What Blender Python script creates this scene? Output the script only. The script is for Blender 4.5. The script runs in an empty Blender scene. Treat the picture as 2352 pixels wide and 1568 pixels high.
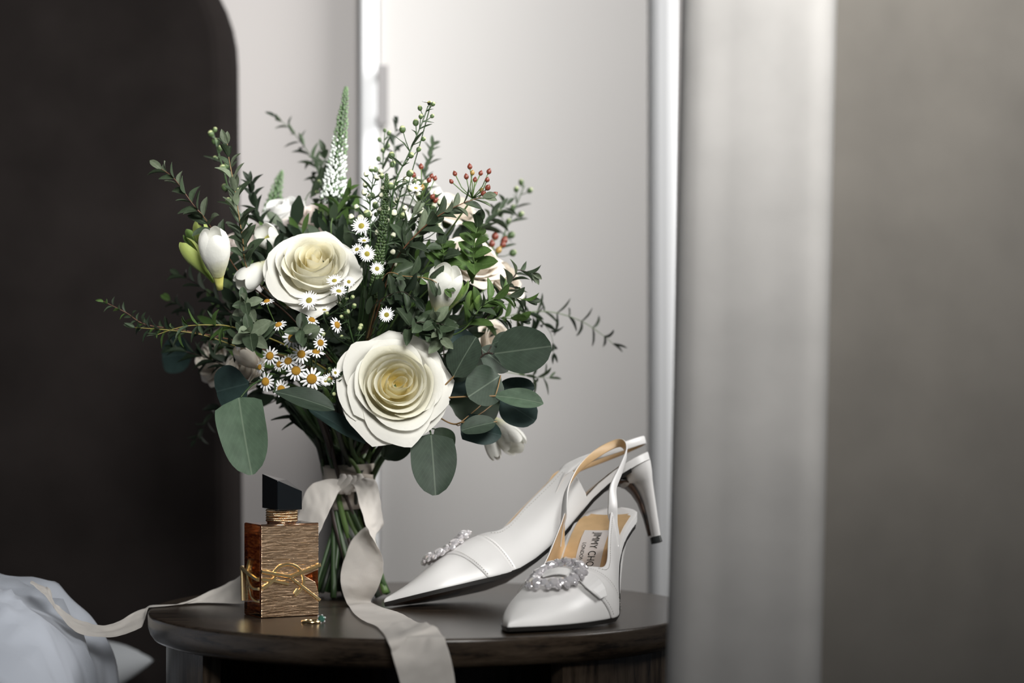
import bpy, bmesh, math, random
from mathutils import Vector, Matrix, noise

# ------------------------------------------------------------------ camera, world, light, exposure
scene = bpy.context.scene
C = scene.collection
FPX = 85.0 / 36.0 * 2352.0          # focal length in photo pixels
YH = 819.0                          # horizon row of the photograph
CAM = Vector((0.0717, -2.0, 0.2069))

cam_d = bpy.data.cameras.new('camera')
cam_d.lens = 85.0
cam_d.sensor_width = 36.0
cam_d.clip_start = 0.05
cam_d.dof.use_dof = True
cam_d.dof.focus_distance = 1.935
cam_d.dof.aperture_fstop = 3.7
cam = bpy.data.objects.new('camera', cam_d)
cam.location = CAM
cam.rotation_euler = (math.radians(90) + math.atan((YH - 784.0) / FPX), 0, 0)
C.objects.link(cam)
scene.camera = cam

world = bpy.data.worlds.new('world')
scene.world = world
world.use_nodes = True
wb = world.node_tree.nodes['Background']
wb.inputs[0].default_value = (0.80, 0.88, 1.0, 1)
wb.inputs[1].default_value = 0.055


def area_light(name, loc, target, sx, sy, power, color=(1, 1, 1), spread=180):
    l = bpy.data.lights.new(name, 'AREA')
    l.shape = 'RECTANGLE'
    l.size = sx
    l.size_y = sy
    l.energy = power
    l.color = color
    l.spread = math.radians(spread)
    o = bpy.data.objects.new(name, l)
    o.location = loc
    o.rotation_euler = (Vector(target) - Vector(loc)).to_track_quat('-Z', 'Y').to_euler()
    C.objects.link(o)
    return o


area_light('window_daylight', (0.48, -1.95, 1.15), (0.02, 0.15, 0.63), 0.8, 0.7, 8.6, (1.0, 0.985, 0.96), 43)
area_light('side_window_daylight', (0.95, 0.06, 1.05), (-0.15, 0.45, 0.46), 0.6, 1.0, 8.6, (1.0, 0.98, 0.96), 70)

vs = scene.view_settings
vs.view_transform = 'Standard'
vs.look = 'None'
vs.exposure = 0.0
vs.gamma = 1.0
vs.use_curve_mapping = False

rng = random.Random(7)
PI = math.pi


def P(px, py, d):
    """photo pixel + distance along the view -> point in the room"""
    return Vector((CAM.x + (px - 1176.0) * d / FPX, CAM.y + d, CAM.z - (py - YH) * d / FPX))


def ground_d(py):
    return CAM.z * FPX / (py - YH)


def G(px, py):
    return P(px, py, ground_d(py))


def S(px, d=2.0):
    return px * d / FPX


# ------------------------------------------------------------------ materials
MATS = {}


def new_mat(name):
    m = bpy.data.materials.new(name)
    m.use_nodes = True
    nt = m.node_tree
    b = nt.nodes['Principled BSDF']
    MATS[name] = m
    return m, nt, b


def nd(nt, t, **kw):
    n = nt.nodes.new(t)
    for k, v in kw.items():
        setattr(n, k, v)
    return n


def ramp(nt, fac, stops):
    r = nd(nt, 'ShaderNodeValToRGB')
    e = r.color_ramp.elements
    while len(e) < len(stops):
        e.new(0.5)
    for i, (p, c) in enumerate(stops):
        e[i].position = p
        e[i].color = (*c, 1)
    nt.links.new(fac, r.inputs[0])
    return r.outputs[0]


def tex(nt, scale=(1, 1, 1), coord='Object', kind='noise', s=5.0, detail=3.0, rot=(0, 0, 0), dist=0.0):
    tc = nd(nt, 'ShaderNodeTexCoord')
    mp = nd(nt, 'ShaderNodeMapping')
    mp.inputs['Scale'].default_value = scale
    mp.inputs['Rotation'].default_value = rot
    nt.links.new(tc.outputs[coord], mp.inputs[0])
    if kind == 'noise':
        n = nd(nt, 'ShaderNodeTexNoise')
        n.inputs['Scale'].default_value = s
        n.inputs['Detail'].default_value = detail
        n.inputs['Distortion'].default_value = dist
    elif kind == 'voronoi':
        n = nd(nt, 'ShaderNodeTexVoronoi')
        n.inputs['Scale'].default_value = s
    else:
        n = nd(nt, 'ShaderNodeTexWave')
        n.inputs['Scale'].default_value = s
        n.inputs['Distortion'].default_value = dist
        n.inputs['Detail'].default_value = detail
    nt.links.new(mp.outputs[0], n.inputs['Vector'])
    return n.outputs[0]


def bump(nt, b, h, strength=0.3, dist=0.002):
    n = nd(nt, 'ShaderNodeBump')
    n.inputs['Strength'].default_value = strength
    n.inputs['Distance'].default_value = dist
    nt.links.new(h, n.inputs['Height'])
    nt.links.new(n.outputs[0], b.inputs['Normal'])


def simple(name, col, rough=0.5, metal=0.0, var=0.0, vs=40.0, bmp=0.0, bs=200.0, sub=0.0, spec=0.5, vscale=(1, 1, 1), coat=0.0):
    m, nt, b = new_mat(name)
    b.inputs['Base Color'].default_value = (*col, 1)
    b.inputs['Roughness'].default_value = rough
    b.inputs['Metallic'].default_value = metal
    b.inputs['Specular IOR Level'].default_value = spec
    b.inputs['Coat Weight'].default_value = coat
    if var > 0:
        f = tex(nt, vscale, s=vs)
        lo = tuple(c * (1 - var) for c in col)
        hi = tuple(min(1, c * (1 + var)) for c in col)
        nt.links.new(ramp(nt, f, [(0.3, lo), (0.7, hi)]), b.inputs['Base Color'])
    if bmp > 0:
        bump(nt, b, tex(nt, vscale, s=bs), bmp, 0.001)
    if sub > 0:
        b.inputs['Subsurface Weight'].default_value = sub
        b.inputs['Subsurface Radius'].default_value = (0.01, 0.008, 0.006)
        b.inputs['Subsurface Scale'].default_value = 0.5
    return m


def leaf_mat(name, col, vein, rough=0.45, var=0.35, trans=0.15, veins=True):
    m, nt, b = new_mat(name)
    oi = nd(nt, 'ShaderNodeObjectInfo')
    hsv = nd(nt, 'ShaderNodeHueSaturation')
    mr = nd(nt, 'ShaderNodeMapRange')
    mr.inputs['To Min'].default_value = 1 - var
    mr.inputs['To Max'].default_value = 1 + var
    nt.links.new(oi.outputs['Random'], mr.inputs['Value'])
    nt.links.new(mr.outputs[0], hsv.inputs['Value'])
    f = tex(nt, (1, 1, 1), s=5.0, detail=4)
    base = ramp(nt, f, [(0.3, tuple(c * 0.82 for c in col)), (0.7, tuple(c * 1.15 for c in col))])
    nt.links.new(base, hsv.inputs['Color'])
    out = hsv.outputs[0]
    if veins:
        tc = nd(nt, 'ShaderNodeTexCoord')
        sp = nd(nt, 'ShaderNodeSeparateXYZ')
        nt.links.new(tc.outputs['Object'], sp.inputs[0])
        ab = nd(nt, 'ShaderNodeMath', operation='ABSOLUTE')
        nt.links.new(sp.outputs[1], ab.inputs[0])
        m1 = nd(nt, 'ShaderNodeMapRange')
        m1.inputs['From Min'].default_value = 0.008
        m1.inputs['From Max'].default_value = 0.022
        m1.inputs['To Min'].default_value = 0.55
        m1.inputs['To Max'].default_value = 0.0
        nt.links.new(ab.outputs[0], m1.inputs['Value'])
        # side veins
        ma = nd(nt, 'ShaderNodeMath', operation='MULTIPLY_ADD')
        ma.inputs[1].default_value = -1.1
        nt.links.new(ab.outputs[0], ma.inputs[0])
        nt.links.new(sp.outputs[0], ma.inputs[2])
        fr = nd(nt, 'ShaderNodeMath', operation='PINGPONG')
        fr.inputs[1].default_value = 0.05
        nt.links.new(ma.outputs[0], fr.inputs[0])
        m2 = nd(nt, 'ShaderNodeMapRange')
        m2.inputs['From Min'].default_value = 0.0
        m2.inputs['From Max'].default_value = 0.006
        m2.inputs['To Min'].default_value = 0.16
        m2.inputs['To Max'].default_value = 0.0
        nt.links.new(fr.outputs[0], m2.inputs['Value'])
        mx = nd(nt, 'ShaderNodeMath', operation='MAXIMUM')
        nt.links.new(m1.outputs[0], mx.inputs[0])
        nt.links.new(m2.outputs[0], mx.inputs[1])
        mix = nd(nt, 'ShaderNodeMix', data_type='RGBA')
        nt.links.new(mx.outputs[0], mix.inputs['Factor'])
        nt.links.new(out, mix.inputs['A'])
        mix.inputs['B'].default_value = (*vein, 1)
        out = mix.outputs['Result']
    nt.links.new(out, b.inputs['Base Color'])
    b.inputs['Roughness'].default_value = rough + 0.08
    b.inputs['Specular IOR Level'].default_value = 0.26
    if trans > 0:
        tr = nd(nt, 'ShaderNodeBsdfTranslucent')
        nt.links.new(out, tr.inputs[0])
        ms = nd(nt, 'ShaderNodeMixShader')
        ms.inputs[0].default_value = trans
        o = nt.nodes['Material Output']
        nt.links.new(b.outputs[0], ms.inputs[1])
        nt.links.new(tr.outputs[0], ms.inputs[2])
        nt.links.new(ms.outputs[0], o.inputs[0])
    return m


def petal_mat(name, col, base, trans=0.3):
    """petal: object-space radius from the axis goes from the base colour to the rim colour"""
    m, nt, b = new_mat(name)
    tc = nd(nt, 'ShaderNodeTexCoord')
    ln = nd(nt, 'ShaderNodeVectorMath', operation='LENGTH')
    nt.links.new(tc.outputs['Object'], ln.inputs[0])
    c = ramp(nt, ln.outputs['Value'], [(0.2, base), (0.62, col)])
    nt.links.new(c, b.inputs['Base Color'])
    b.inputs['Roughness'].default_value = 0.55
    b.inputs['Specular IOR Level'].default_value = 0.25
    b.inputs['Sheen Weight'].default_value = 0.15
    tr = nd(nt, 'ShaderNodeBsdfTranslucent')
    nt.links.new(c, tr.inputs[0])
    ms = nd(nt, 'ShaderNodeMixShader')
    ms.inputs[0].default_value = trans
    o = nt.nodes['Material Output']
    nt.links.new(b.outputs[0], ms.inputs[1])
    nt.links.new(tr.outputs[0], ms.inputs[2])
    nt.links.new(ms.outputs[0], o.inputs[0])
    bump(nt, b, tex(nt, (1, 1, 1), s=11, detail=4), 0.06, 0.02)
    return m


# room
simple('wall_paint', (0.285, 0.272, 0.266), 0.75, var=0.02, vs=3)
simple('door_paint', (0.42, 0.41, 0.40), 0.55, var=0.02, vs=3)
simple('trim_paint', (0.62, 0.63, 0.64), 0.45)
simple('handle_metal', (0.16, 0.155, 0.155), 0.5, metal=0.4)
simple('floor_wood', (0.05, 0.04, 0.033), 0.5, var=0.3, vs=6, vscale=(1, 8, 1))
simple('ceiling_paint', (0.75, 0.74, 0.73), 0.8)
simple('headboard_fabric', (0.0095, 0.0080, 0.0076), 0.9, var=0.25, vs=9, bmp=0.25, bs=900, spec=0.02)
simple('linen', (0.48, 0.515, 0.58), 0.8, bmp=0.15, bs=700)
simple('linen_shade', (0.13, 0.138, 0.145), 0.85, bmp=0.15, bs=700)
simple('mattress_cloth', (0.5, 0.52, 0.56), 0.9)
simple('bed_base_cloth', (0.03, 0.03, 0.03), 0.9)


def cloth_mat(name, col, trans, alpha=1.0, fine=600.0, bst=0.15, var=0.08):
    m, nt, b = new_mat(name)
    f = tex(nt, (1, 1, 1), s=18, detail=5)
    c = ramp(nt, f, [(0.3, tuple(x * (1 - var) for x in col)), (0.7, tuple(min(1, x * (1 + var)) for x in col))])
    nt.links.new(c, b.inputs['Base Color'])
    b.inputs['Roughness'].default_value = 0.8
    b.inputs['Specular IOR Level'].default_value = 0.2
    b.inputs['Sheen Weight'].default_value = 0.2
    bump(nt, b, tex(nt, (1, 1, 1), s=fine, detail=2), bst, 0.001)
    tr = nd(nt, 'ShaderNodeBsdfTranslucent')
    nt.links.new(c, tr.inputs[0])
    ms = nd(nt, 'ShaderNodeMixShader')
    ms.inputs[0].default_value = trans
    nt.links.new(b.outputs[0], ms.inputs[1])
    nt.links.new(tr.outputs[0], ms.inputs[2])
    last = ms
    if alpha < 1:
        tp = nd(nt, 'ShaderNodeBsdfTransparent')
        m2 = nd(nt, 'ShaderNodeMixShader')
        m2.inputs[0].default_value = alpha
        nt.links.new(tp.outputs[0], m2.inputs[1])
        nt.links.new(ms.outputs[0], m2.inputs[2])
        last = m2
    nt.links.new(last.outputs[0], nt.nodes['Material Output'].inputs[0])
    return m


cloth_mat('ribbon_chiffon', (0.78, 0.745, 0.70), 0.35, 0.80, fine=1500, bst=0.35)
cloth_mat('ribbon_wrap', (0.66, 0.60, 0.53), 0.3, 0.72, fine=1500, bst=0.35)
cloth_mat('curtain_white', (0.60, 0.585, 0.565), 0.30, 1.0, fine=900)
cloth_mat('curtain_taupe', (0.17, 0.158, 0.140), 0.05, 1.0, fine=900)


def oak(name, rot, sc):
    m, nt, b = new_mat(name)
    n1 = tex(nt, sc, s=14, detail=6, rot=rot, dist=0.6)
    n2 = tex(nt, tuple(x * 3 for x in sc), s=30, detail=3, rot=rot)
    add = nd(nt, 'ShaderNodeMath', operation='MULTIPLY_ADD')
    add.inputs[1].default_value = 0.35
    nt.links.new(n2, add.inputs[0])
    nt.links.new(n1, add.inputs[2])
    c = ramp(nt, add.outputs[0], [(0.48, (0.007, 0.0055, 0.0045)), (0.62, (0.031, 0.022, 0.015)), (0.85, (0.054, 0.040, 0.028))])
    nt.links.new(c, b.inputs['Base Color'])
    b.inputs['Roughness'].default_value = 0.27
    b.inputs['Specular IOR Level'].default_value = 0.42
    bump(nt, b, add.outputs[0], 0.10, 0.001)
    return m


oak('oak_top', (0, 0, 0), (1.2, 14, 14))
oak('oak_edge', (0, math.radians(-16), 0), (1.6, 1.6, 11))
oak('oak_body', (0, 0, 0), (12, 12, 1.2))

# leaves and flowers
leaf_mat('leaf_euc', (0.042, 0.063, 0.035), (0.16, 0.20, 0.13), 0.42)
leaf_mat('leaf_pale', (0.125, 0.155, 0.10), (0.22, 0.26, 0.18), 0.5)
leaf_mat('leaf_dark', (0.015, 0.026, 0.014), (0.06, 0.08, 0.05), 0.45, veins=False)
leaf_mat('leaf_bright', (0.062, 0.115, 0.030), (0.16, 0.22, 0.09), 0.4, trans=0.3)
leaf_mat('leaf_silver', (0.043, 0.064, 0.045), (0.16, 0.20, 0.15), 0.48, var=0.2)
leaf_mat('leaf_silver_light', (0.084, 0.130, 0.085), (0.21, 0.27, 0.19), 0.5, var=0.05)
leaf_mat('leaf_teal', (0.030, 0.055, 0.050), (0.07, 0.11, 0.10), 0.5, var=0.1)
simple('stem_green', (0.030, 0.062, 0.020), 0.45, var=0.3, vs=30)
simple('stem_light', (0.075, 0.13, 0.035), 0.45, var=0.2, vs=30)
simple('stem_dark', (0.016, 0.022, 0.014), 0.5, var=0.3, vs=30)
simple('stem_brown', (0.030, 0.020, 0.016), 0.5, var=0.3, vs=30)
simple('stem_red', (0.115, 0.052, 0.026), 0.5, var=0.2, vs=60)
simple('stem_yellow', (0.26, 0.22, 0.055), 0.5, var=0.2, vs=60)
simple('stem_tan', (0.24, 0.145, 0.06), 0.5, var=0.2, vs=60)
petal_mat('petal_rim', (0.80, 0.79, 0.73), (0.62, 0.60, 0.38), 0.28)
petal_mat('petal_mid', (0.85, 0.83, 0.70), (0.86, 0.78, 0.46), 0.36)
petal_mat('petal_core', (0.88, 0.84, 0.64), (0.88, 0.78, 0.42), 0.38)
petal_mat('petal_blush', (0.78, 0.70, 0.65), (0.72, 0.52, 0.40), 0.28)
petal_mat('petal_cream', (0.78, 0.72, 0.63), (0.65, 0.50, 0.36), 0.28)
petal_mat('petal_white', (0.83, 0.83, 0.81), (0.70, 0.72, 0.60), 0.28)
petal_mat('petal_freesia', (0.83, 0.83, 0.78), (0.60, 0.60, 0.22), 0.3)
petal_mat('petal_green', (0.36, 0.43, 0.12), (0.25, 0.36, 0.07), 0.3)
petal_mat('petal_leafgreen', (0.17, 0.28, 0.07), (0.12, 0.22, 0.04), 0.3)
simple('freesia_white', (0.82, 0.82, 0.76), 0.5, sub=0.3)
simple('freesia_base', (0.62, 0.60, 0.17), 0.5, sub=0.2)
simple('ray_white', (0.84, 0.84, 0.84), 0.6, var=0.04, vs=200)
simple('disc_orange', (0.70, 0.36, 0.030), 0.75, var=0.35, vs=700, bmp=0.8, bs=1600)
simple('disc_yellow', (0.50, 0.42, 0.06), 0.75, var=0.3, vs=700, bmp=0.8, bs=1600)
simple('bud_green', (0.055, 0.095, 0.030), 0.55, var=0.3, vs=300)
simple('bud_cream', (0.66, 0.66, 0.50), 0.6, var=0.1, vs=500)
simple('bud_pale', (0.38, 0.42, 0.21), 0.6, var=0.15, vs=500)
simple('veronica_white', (0.70, 0.75, 0.70), 0.6, var=0.1, vs=300)
simple('veronica_green', (0.13, 0.21, 0.10), 0.6, var=0.25, vs=300)
simple('berry_red', (0.17, 0.040, 0.024), 0.35, var=0.45, vs=120)
simple('berry_ochre', (0.30, 0.19, 0.05), 0.35, var=0.3, vs=120)

# shoes
simple('leather_white', (0.80, 0.79, 0.775), 0.33, var=0.015, vs=60, bmp=0.06, bs=2500)
simple('leather_tan', (0.62, 0.42, 0.22), 0.5, var=0.08, vs=80, bmp=0.05, bs=1500)
simple('leather_label', (0.70, 0.67, 0.66), 0.5)
simple('print_black', (0.02, 0.02, 0.02), 0.6)
simple('sole_edge', (0.012, 0.011, 0.010), 0.4)
m_, nt_, b_ = new_mat('sole_bottom')
f_ = tex(nt_, (30, 30, 30), s=1.6, detail=6, dist=0.5)
nt_.links.new(ramp(nt_, f_, [(0.5, (0.17, 0.105, 0.075)), (0.58, (0.018, 0.016, 0.015))]), b_.inputs['Base Color'])
b_.inputs['Roughness'].default_value = 0.35
simple('rubber_black', (0.012, 0.016, 0.015), 0.5)
simple('thread', (0.55, 0.53, 0.50), 0.7)
simple('silver', (0.75, 0.73, 0.73), 0.22, metal=1.0)
m_, nt_, b_ = new_mat('crystal')
b_.inputs['Base Color'].default_value = (0.90, 0.87, 0.89, 1)
b_.inputs['Metallic'].default_value = 0.55
b_.inputs['Roughness'].default_value = 0.04
b_.inputs['Coat Weight'].default_value = 1.0
simple('emerald', (0.055, 0.16, 0.12), 0.05, metal=0.4, coat=1.0)
simple('ring_gold', (0.72, 0.55, 0.30), 0.2, metal=1.0)

# perfume bottle
m_, nt_, b_ = new_mat('gold_plate')
f_ = tex(nt_, (80, 80, 640), s=1.0, detail=3, dist=0.25)
nt_.links.new(ramp(nt_, f_, [(0.35, (0.62, 0.42, 0.26)), (0.65, (0.92, 0.66, 0.44))]), b_.inputs['Base Color'])
b_.inputs['Metallic'].default_value = 1.0
b_.inputs['Roughness'].default_value = 0.27
bump(nt_, b_, f_, 0.75, 0.0014)
simple('gold_polished', (0.95, 0.74, 0.40), 0.27, metal=1.0)
simple('gold_edge', (0.62, 0.36, 0.22), 0.2, metal=1.0)
simple('gold_collar', (0.74, 0.55, 0.34), 0.25, metal=1.0)
simple('cap_lacquer', (0.006, 0.008, 0.010), 0.06, coat=0.6)
m_, nt_, b_ = new_mat('amber_glass')
b_.inputs['Base Color'].default_value = (0.86, 0.42, 0.19, 1)
b_.inputs['Transmission Weight'].default_value = 1.0
b_.inputs['Roughness'].default_value = 0.04
b_.inputs['IOR'].default_value = 1.45
m_, nt_, b_ = new_mat('perfume_liquid')
f_ = tex(nt_, (120, 120, 500), s=1.0, detail=3)
nt_.links.new(ramp(nt_, f_, [(0.40, (0.20, 0.055, 0.018)), (0.70, (0.80, 0.40, 0.16))]), b_.inputs['Base Color'])
b_.inputs['Metallic'].default_value = 0.7
b_.inputs['Roughness'].default_value = 0.3
bump(nt_, b_, f_, 0.7, 0.001)


def M(n):
    return MATS[n]


# ------------------------------------------------------------------ object helpers
WM = {}


def link(o, parent=None, world=None):
    C.objects.link(o)
    world = world if world is not None else Matrix.Identity(4)
    if parent is not None:
        o.parent = parent
        o.matrix_basis = WM[parent.name].inverted() @ world
    else:
        o.matrix_basis = world
    WM[o.name] = world.copy()
    return o


def tag(o, label=None, cat=None, group=None, kind=None):
    if label:
        o['label'] = label
    if cat:
        o['category'] = cat
    if group:
        o['group'] = group
    if kind:
        o['kind'] = kind
    return o


def empty(name, loc, label, cat):
    o = bpy.data.objects.new(name, None)
    o.empty_display_size = 0.02
    link(o, None, Matrix.Translation(loc))
    return tag(o, label, cat)


def mesh(name, verts, faces, mats, smooth=True, fmat=None):
    me = bpy.data.meshes.new(name)
    me.from_pydata([tuple(v) for v in verts], [], faces)
    for m in (mats if isinstance(mats, (list, tuple)) else [mats]):
        me.materials.append(M(m))
    if fmat:
        for p, i in zip(me.polygons, fmat):
            p.material_index = i
    if smooth:
        me.polygons.foreach_set('use_smooth', [True] * len(me.polygons))
    me.update()
    return me


def obj(name, me, parent=None, world=None):
    return link(bpy.data.objects.new(name, me), parent, world)


def wobj(name, verts, faces, mats, parent=None, smooth=True, fmat=None, origin=None):
    """mesh given in room coordinates; origin at the parent's (or its own) base"""
    if origin is None:
        if parent is not None:
            origin = WM[parent.name].translation
        else:
            vs_ = [Vector(v) for v in verts]
            origin = Vector((sum(v.x for v in vs_) / len(vs_), sum(v.y for v in vs_) / len(vs_), min(v.z for v in vs_)))
    origin = Vector(origin)
    me = mesh(name, [Vector(v) - origin for v in verts], faces, mats, smooth, fmat)
    return obj(name, me, parent, Matrix.Translation(origin))


class MB:
    def __init__(self):
        self.v = []
        self.f = []
        self.m = []

    def add(self, vs_, fs_, mi=0):
        o = len(self.v)
        self.v += [Vector(v) for v in vs_]
        self.f += [tuple(i + o for i in f) for f in fs_]
        self.m += [mi] * len(fs_)

    def grid(self, rows, mi=0, flip=False):
        n = len(rows[0])
        vs_ = [p for r in rows for p in r]
        fs_ = []
        for i in range(len(rows) - 1):
            for j in range(n - 1):
                a = i * n + j
                q = (a, a + 1, a + n + 1, a + n)
                fs_.append(q[::-1] if flip else q)
        self.add(vs_, fs_, mi)

    def tube(self, pts, rad, n=7, mi=0, cap=True, flat=None):
        pts = [Vector(p) for p in pts]
        if not isinstance(rad, (list, tuple)):
            rad = [rad] * len(pts)
        rings = []
        ref = None
        for i, p in enumerate(pts):
            t = (pts[min(i + 1, len(pts) - 1)] - pts[max(i - 1, 0)])
            if t.length < 1e-9:
                t = Vector((0, 0, 1))
            t.normalize()
            if ref is None:
                ref = t.orthogonal().normalized()
            ref = (ref - t * ref.dot(t))
            if ref.length < 1e-6:
                ref = t.orthogonal()
            ref.normalize()
            b = t.cross(ref)
            rings.append([p + (ref * math.cos(2 * PI * k / n) + b * math.sin(2 * PI * k / n)) * rad[i] for k in range(n)])
        vs_ = [v for r in rings for v in r]
        fs_ = []
        for i in range(len(rings) - 1):
            for k in range(n):
                fs_.append((i * n + k, i * n + (k + 1) % n, (i + 1) * n + (k + 1) % n, (i + 1) * n + k))
        if cap:
            fs_.append(tuple(range(n))[::-1])
            fs_.append(tuple(range((len(rings) - 1) * n, len(rings) * n)))
        self.add(vs_, fs_, mi)

    def box(self, c, ax, ay, az, mi=0):
        c = Vector(c)
        vs_ = [c + ax * sx + ay * sy + az * sz for sz in (-1, 1) for sy in (-1, 1) for sx in (-1, 1)]
        self.add(vs_, [(0, 2, 3, 1), (4, 5, 7, 6), (0, 1, 5, 4), (2, 6, 7, 3), (0, 4, 6, 2), (1, 3, 7, 5)], mi)

    def build(self, name, mats, parent=None, smooth=True, origin=None):
        return wobj(name, self.v, self.f, mats, parent, smooth, self.m, origin)


def catmull(pts, n):
    """smooth curve through points (Vectors of any size), n samples per segment"""
    pts = [Vector(p) for p in pts]
    out = []
    for i in range(len(pts) - 1):
        p0 = pts[max(i - 1, 0)]
        p1 = pts[i]
        p2 = pts[i + 1]
        p3 = pts[min(i + 2, len(pts) - 1)]
        for k in range(n):
            t = k / n
            out.append(0.5 * ((2 * p1) + (p2 - p0) * t + (2 * p0 - 5 * p1 + 4 * p2 - p3) * t * t + (3 * p1 - p0 - 3 * p2 + p3) * t ** 3))
    out.append(pts[-1])
    return out


def lerp_tab(tab, x):
    """smooth table lookup"""
    if x <= tab[0][0]:
        return tab[0][1]
    for i in range(len(tab) - 1):
        (x0, y0), (x1, y1) = tab[i], tab[i + 1]
        if x <= x1:
            t = (x - x0) / (x1 - x0)
            m0 = (y1 - tab[i - 1][1]) / (x1 - tab[i - 1][0]) if i > 0 else (y1 - y0) / (x1 - x0)
            m1 = (tab[i + 2][1] - y0) / (tab[i + 2][0] - x0) if i + 2 < len(tab) else (y1 - y0) / (x1 - x0)
            h = x1 - x0
            return ((2 * t ** 3 - 3 * t * t + 1) * y0 + (t ** 3 - 2 * t * t + t) * h * m0 + (-2 * t ** 3 + 3 * t * t) * y1 + (t ** 3 - t * t) * h * m1)
    return tab[-1][1]


def mod(o, kind, **kw):
    m = o.modifiers.new(kind.lower(), kind)
    for k, v in kw.items():
        setattr(m, k, v)
    return m


def box_mesh_obj(name, lo, hi, mat, parent=None, bevel=0.0):
    b = MB()
    lo, hi = Vector(lo), Vector(hi)
    c = (lo + hi) / 2
    h = (hi - lo) / 2
    b.box(c, Vector((h.x, 0, 0)), Vector((0, h.y, 0)), Vector((0, 0, h.z)))
    o = b.build(name, mat, parent, smooth=False)
    if bevel:
        mod(o, 'BEVEL', width=bevel, segments=3)
    return o


# ------------------------------------------------------------------ the room
FLOOR = -0.52
WALL = 0.62
tag(box_mesh_obj('floor', (-1.6, -2.6, FLOOR - 0.05), (1.4, WALL + 0.1, FLOOR), 'floor_wood'), kind='structure')
tag(box_mesh_obj('wall_back', (-1.6, WALL, FLOOR), (1.4, WALL + 0.1, 1.95), 'wall_paint'), kind='structure')
# wardrobe door in the wall with a bright edge strip and a slim pull handle
dx0 = P(872, 0, 2.0 + WALL).x
door = tag(box_mesh_obj('door_1', (dx0, WALL - 0.022, FLOOR), (P(1490, 0, 2.6).x, WALL, 1.7), 'door_paint', bevel=0.003), kind='structure')
hx = P(868, 0, 2.6).x
hz0, hz1 = P(0, 285, 2.58).z, P(0, 150, 2.58).z
b = MB()
b.box((hx + 0.006, WALL - 0.040, (hz0 + hz1) / 2), Vector((0.0055, 0, 0)), Vector((0, 0.004, 0)), Vector((0, 0, (hz1 - hz0) / 2)))
for z in (hz0 + 0.008, hz1 - 0.008):
    b.box((hx + 0.006, WALL - 0.030, z), Vector((0.003, 0, 0)), Vector((0, 0.011, 0)), Vector((0, 0, 0.003)))
b.build('door_handle', 'handle_metal', door, smooth=False)
tx0, tx1 = P(828, 0, 2.6).x, P(868, 0, 2.6).x
tag(box_mesh_obj('trim_1', (tx0, WALL - 0.03, FLOOR), (tx1, WALL, 1.7), 'trim_paint', bevel=0.004), kind='structure')

sx0, sx1 = P(1497, 0, 2.5).x, P(1575, 0, 2.5).x
tag(box_mesh_obj('trim_2', (sx0, WALL - 0.026, FLOOR), (sx1, WALL, 1.7), 'trim_paint', bevel=0.012), kind='structure')

# curtains: sheets of cloth with folds, hung from above the picture down to the floor
def curtain(name, path, mat, label, amp, waves, top=1.55, seed=0, lean=0.0):
    pts = catmull([Vector((x, y, 0)) for x, y in path], 24)
    # arc length
    L = [0]
    for i in range(1, len(pts)):
        L.append(L[-1] + (pts[i] - pts[i - 1]).length)
    rows = []
    zs = [top + (FLOOR + 0.01 - top) * i / 16 for i in range(17)]
    for z in zs:
        r = []
        for i, p in enumerate(pts):
            t = (pts[min(i + 1, len(pts) - 1)] - pts[max(i - 1, 0)]).normalized()
            n = Vector((t.y, -t.x, 0))
            ph = 2 * PI * waves * L[i] / L[-1] + 0.25 * math.sin(z * 1.7 + seed)
            a = amp * (0.75 + 0.25 * math.sin(z * 1.1 + i * 0.05 + seed))
            r.append(Vector((p.x + lean * (z + 0.1), p.y, z)) + n * a * math.sin(ph))
        rows.append(r)
    g = MB()
    g.grid(rows)
    o = g.build(name, mat)
    mod(o, 'SOLIDIFY', thickness=0.0025, offset=0)
    tag(o, label, 'curtain')
    return o


curtain('curtain', [(0.245, -0.300), (0.215, -0.318), (0.184, -0.345), (0.1745, -0.378), (0.183, -0.400), (0.206, -0.412), (0.232, -0.424), (0.254, -0.434), (0.266, -0.430), (0.270, -0.418)],
        'curtain_white', 'white curtain hanging beside the nightstand in soft folds', 0.0012, 3, seed=1, lean=0.024)
curtain('curtain', [(0.262, -0.385), (0.290, -0.378), (0.34, -0.355), (0.42, -0.320), (0.53, -0.285), (0.66, -0.26)],
        'curtain_taupe', 'dark taupe curtain hanging next to the white curtain', 0.004, 4, seed=3, lean=0.020)

# ------------------------------------------------------------------ nightstand
R_T = 0.227
ns = empty('nightstand', (0, 0, FLOOR), 'round dark oak nightstand carrying bouquet, shoes and perfume', 'nightstand')
b = MB()
NSEG = 96
prof = [(0.0, 0.0), (0.12, 0.0), (0.2245, 0.0), (0.2258, -0.0003), (0.2267, -0.0012), (0.2270, -0.0030), (0.2268, -0.0120), (0.2250, -0.0175), (0.2225, -0.0210), (0.2175, -0.0230), (0.0, -0.0235)]
vs_, fs_, fm_ = [], [], []
for i, (r, z) in enumerate(prof):
    for k in range(NSEG):
        a = 2 * PI * k / NSEG
        vs_.append(Vector((max(r, 1e-4) * math.cos(a), max(r, 1e-4) * math.sin(a), z)))
for i in range(len(prof) - 1):
    for k in range(NSEG):
        k2 = (k + 1) % NSEG
        fs_.append((i * NSEG + k2, i * NSEG + k, (i + 1) * NSEG + k, (i + 1) * NSEG + k2))
        fm_.append(0 if i < 4 else 1)
o = wobj('table_top', vs_, fs_, ['oak_top', 'oak_edge'], ns, True, fm_)
mod(o, 'WEIGHTED_NORMAL')


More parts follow.
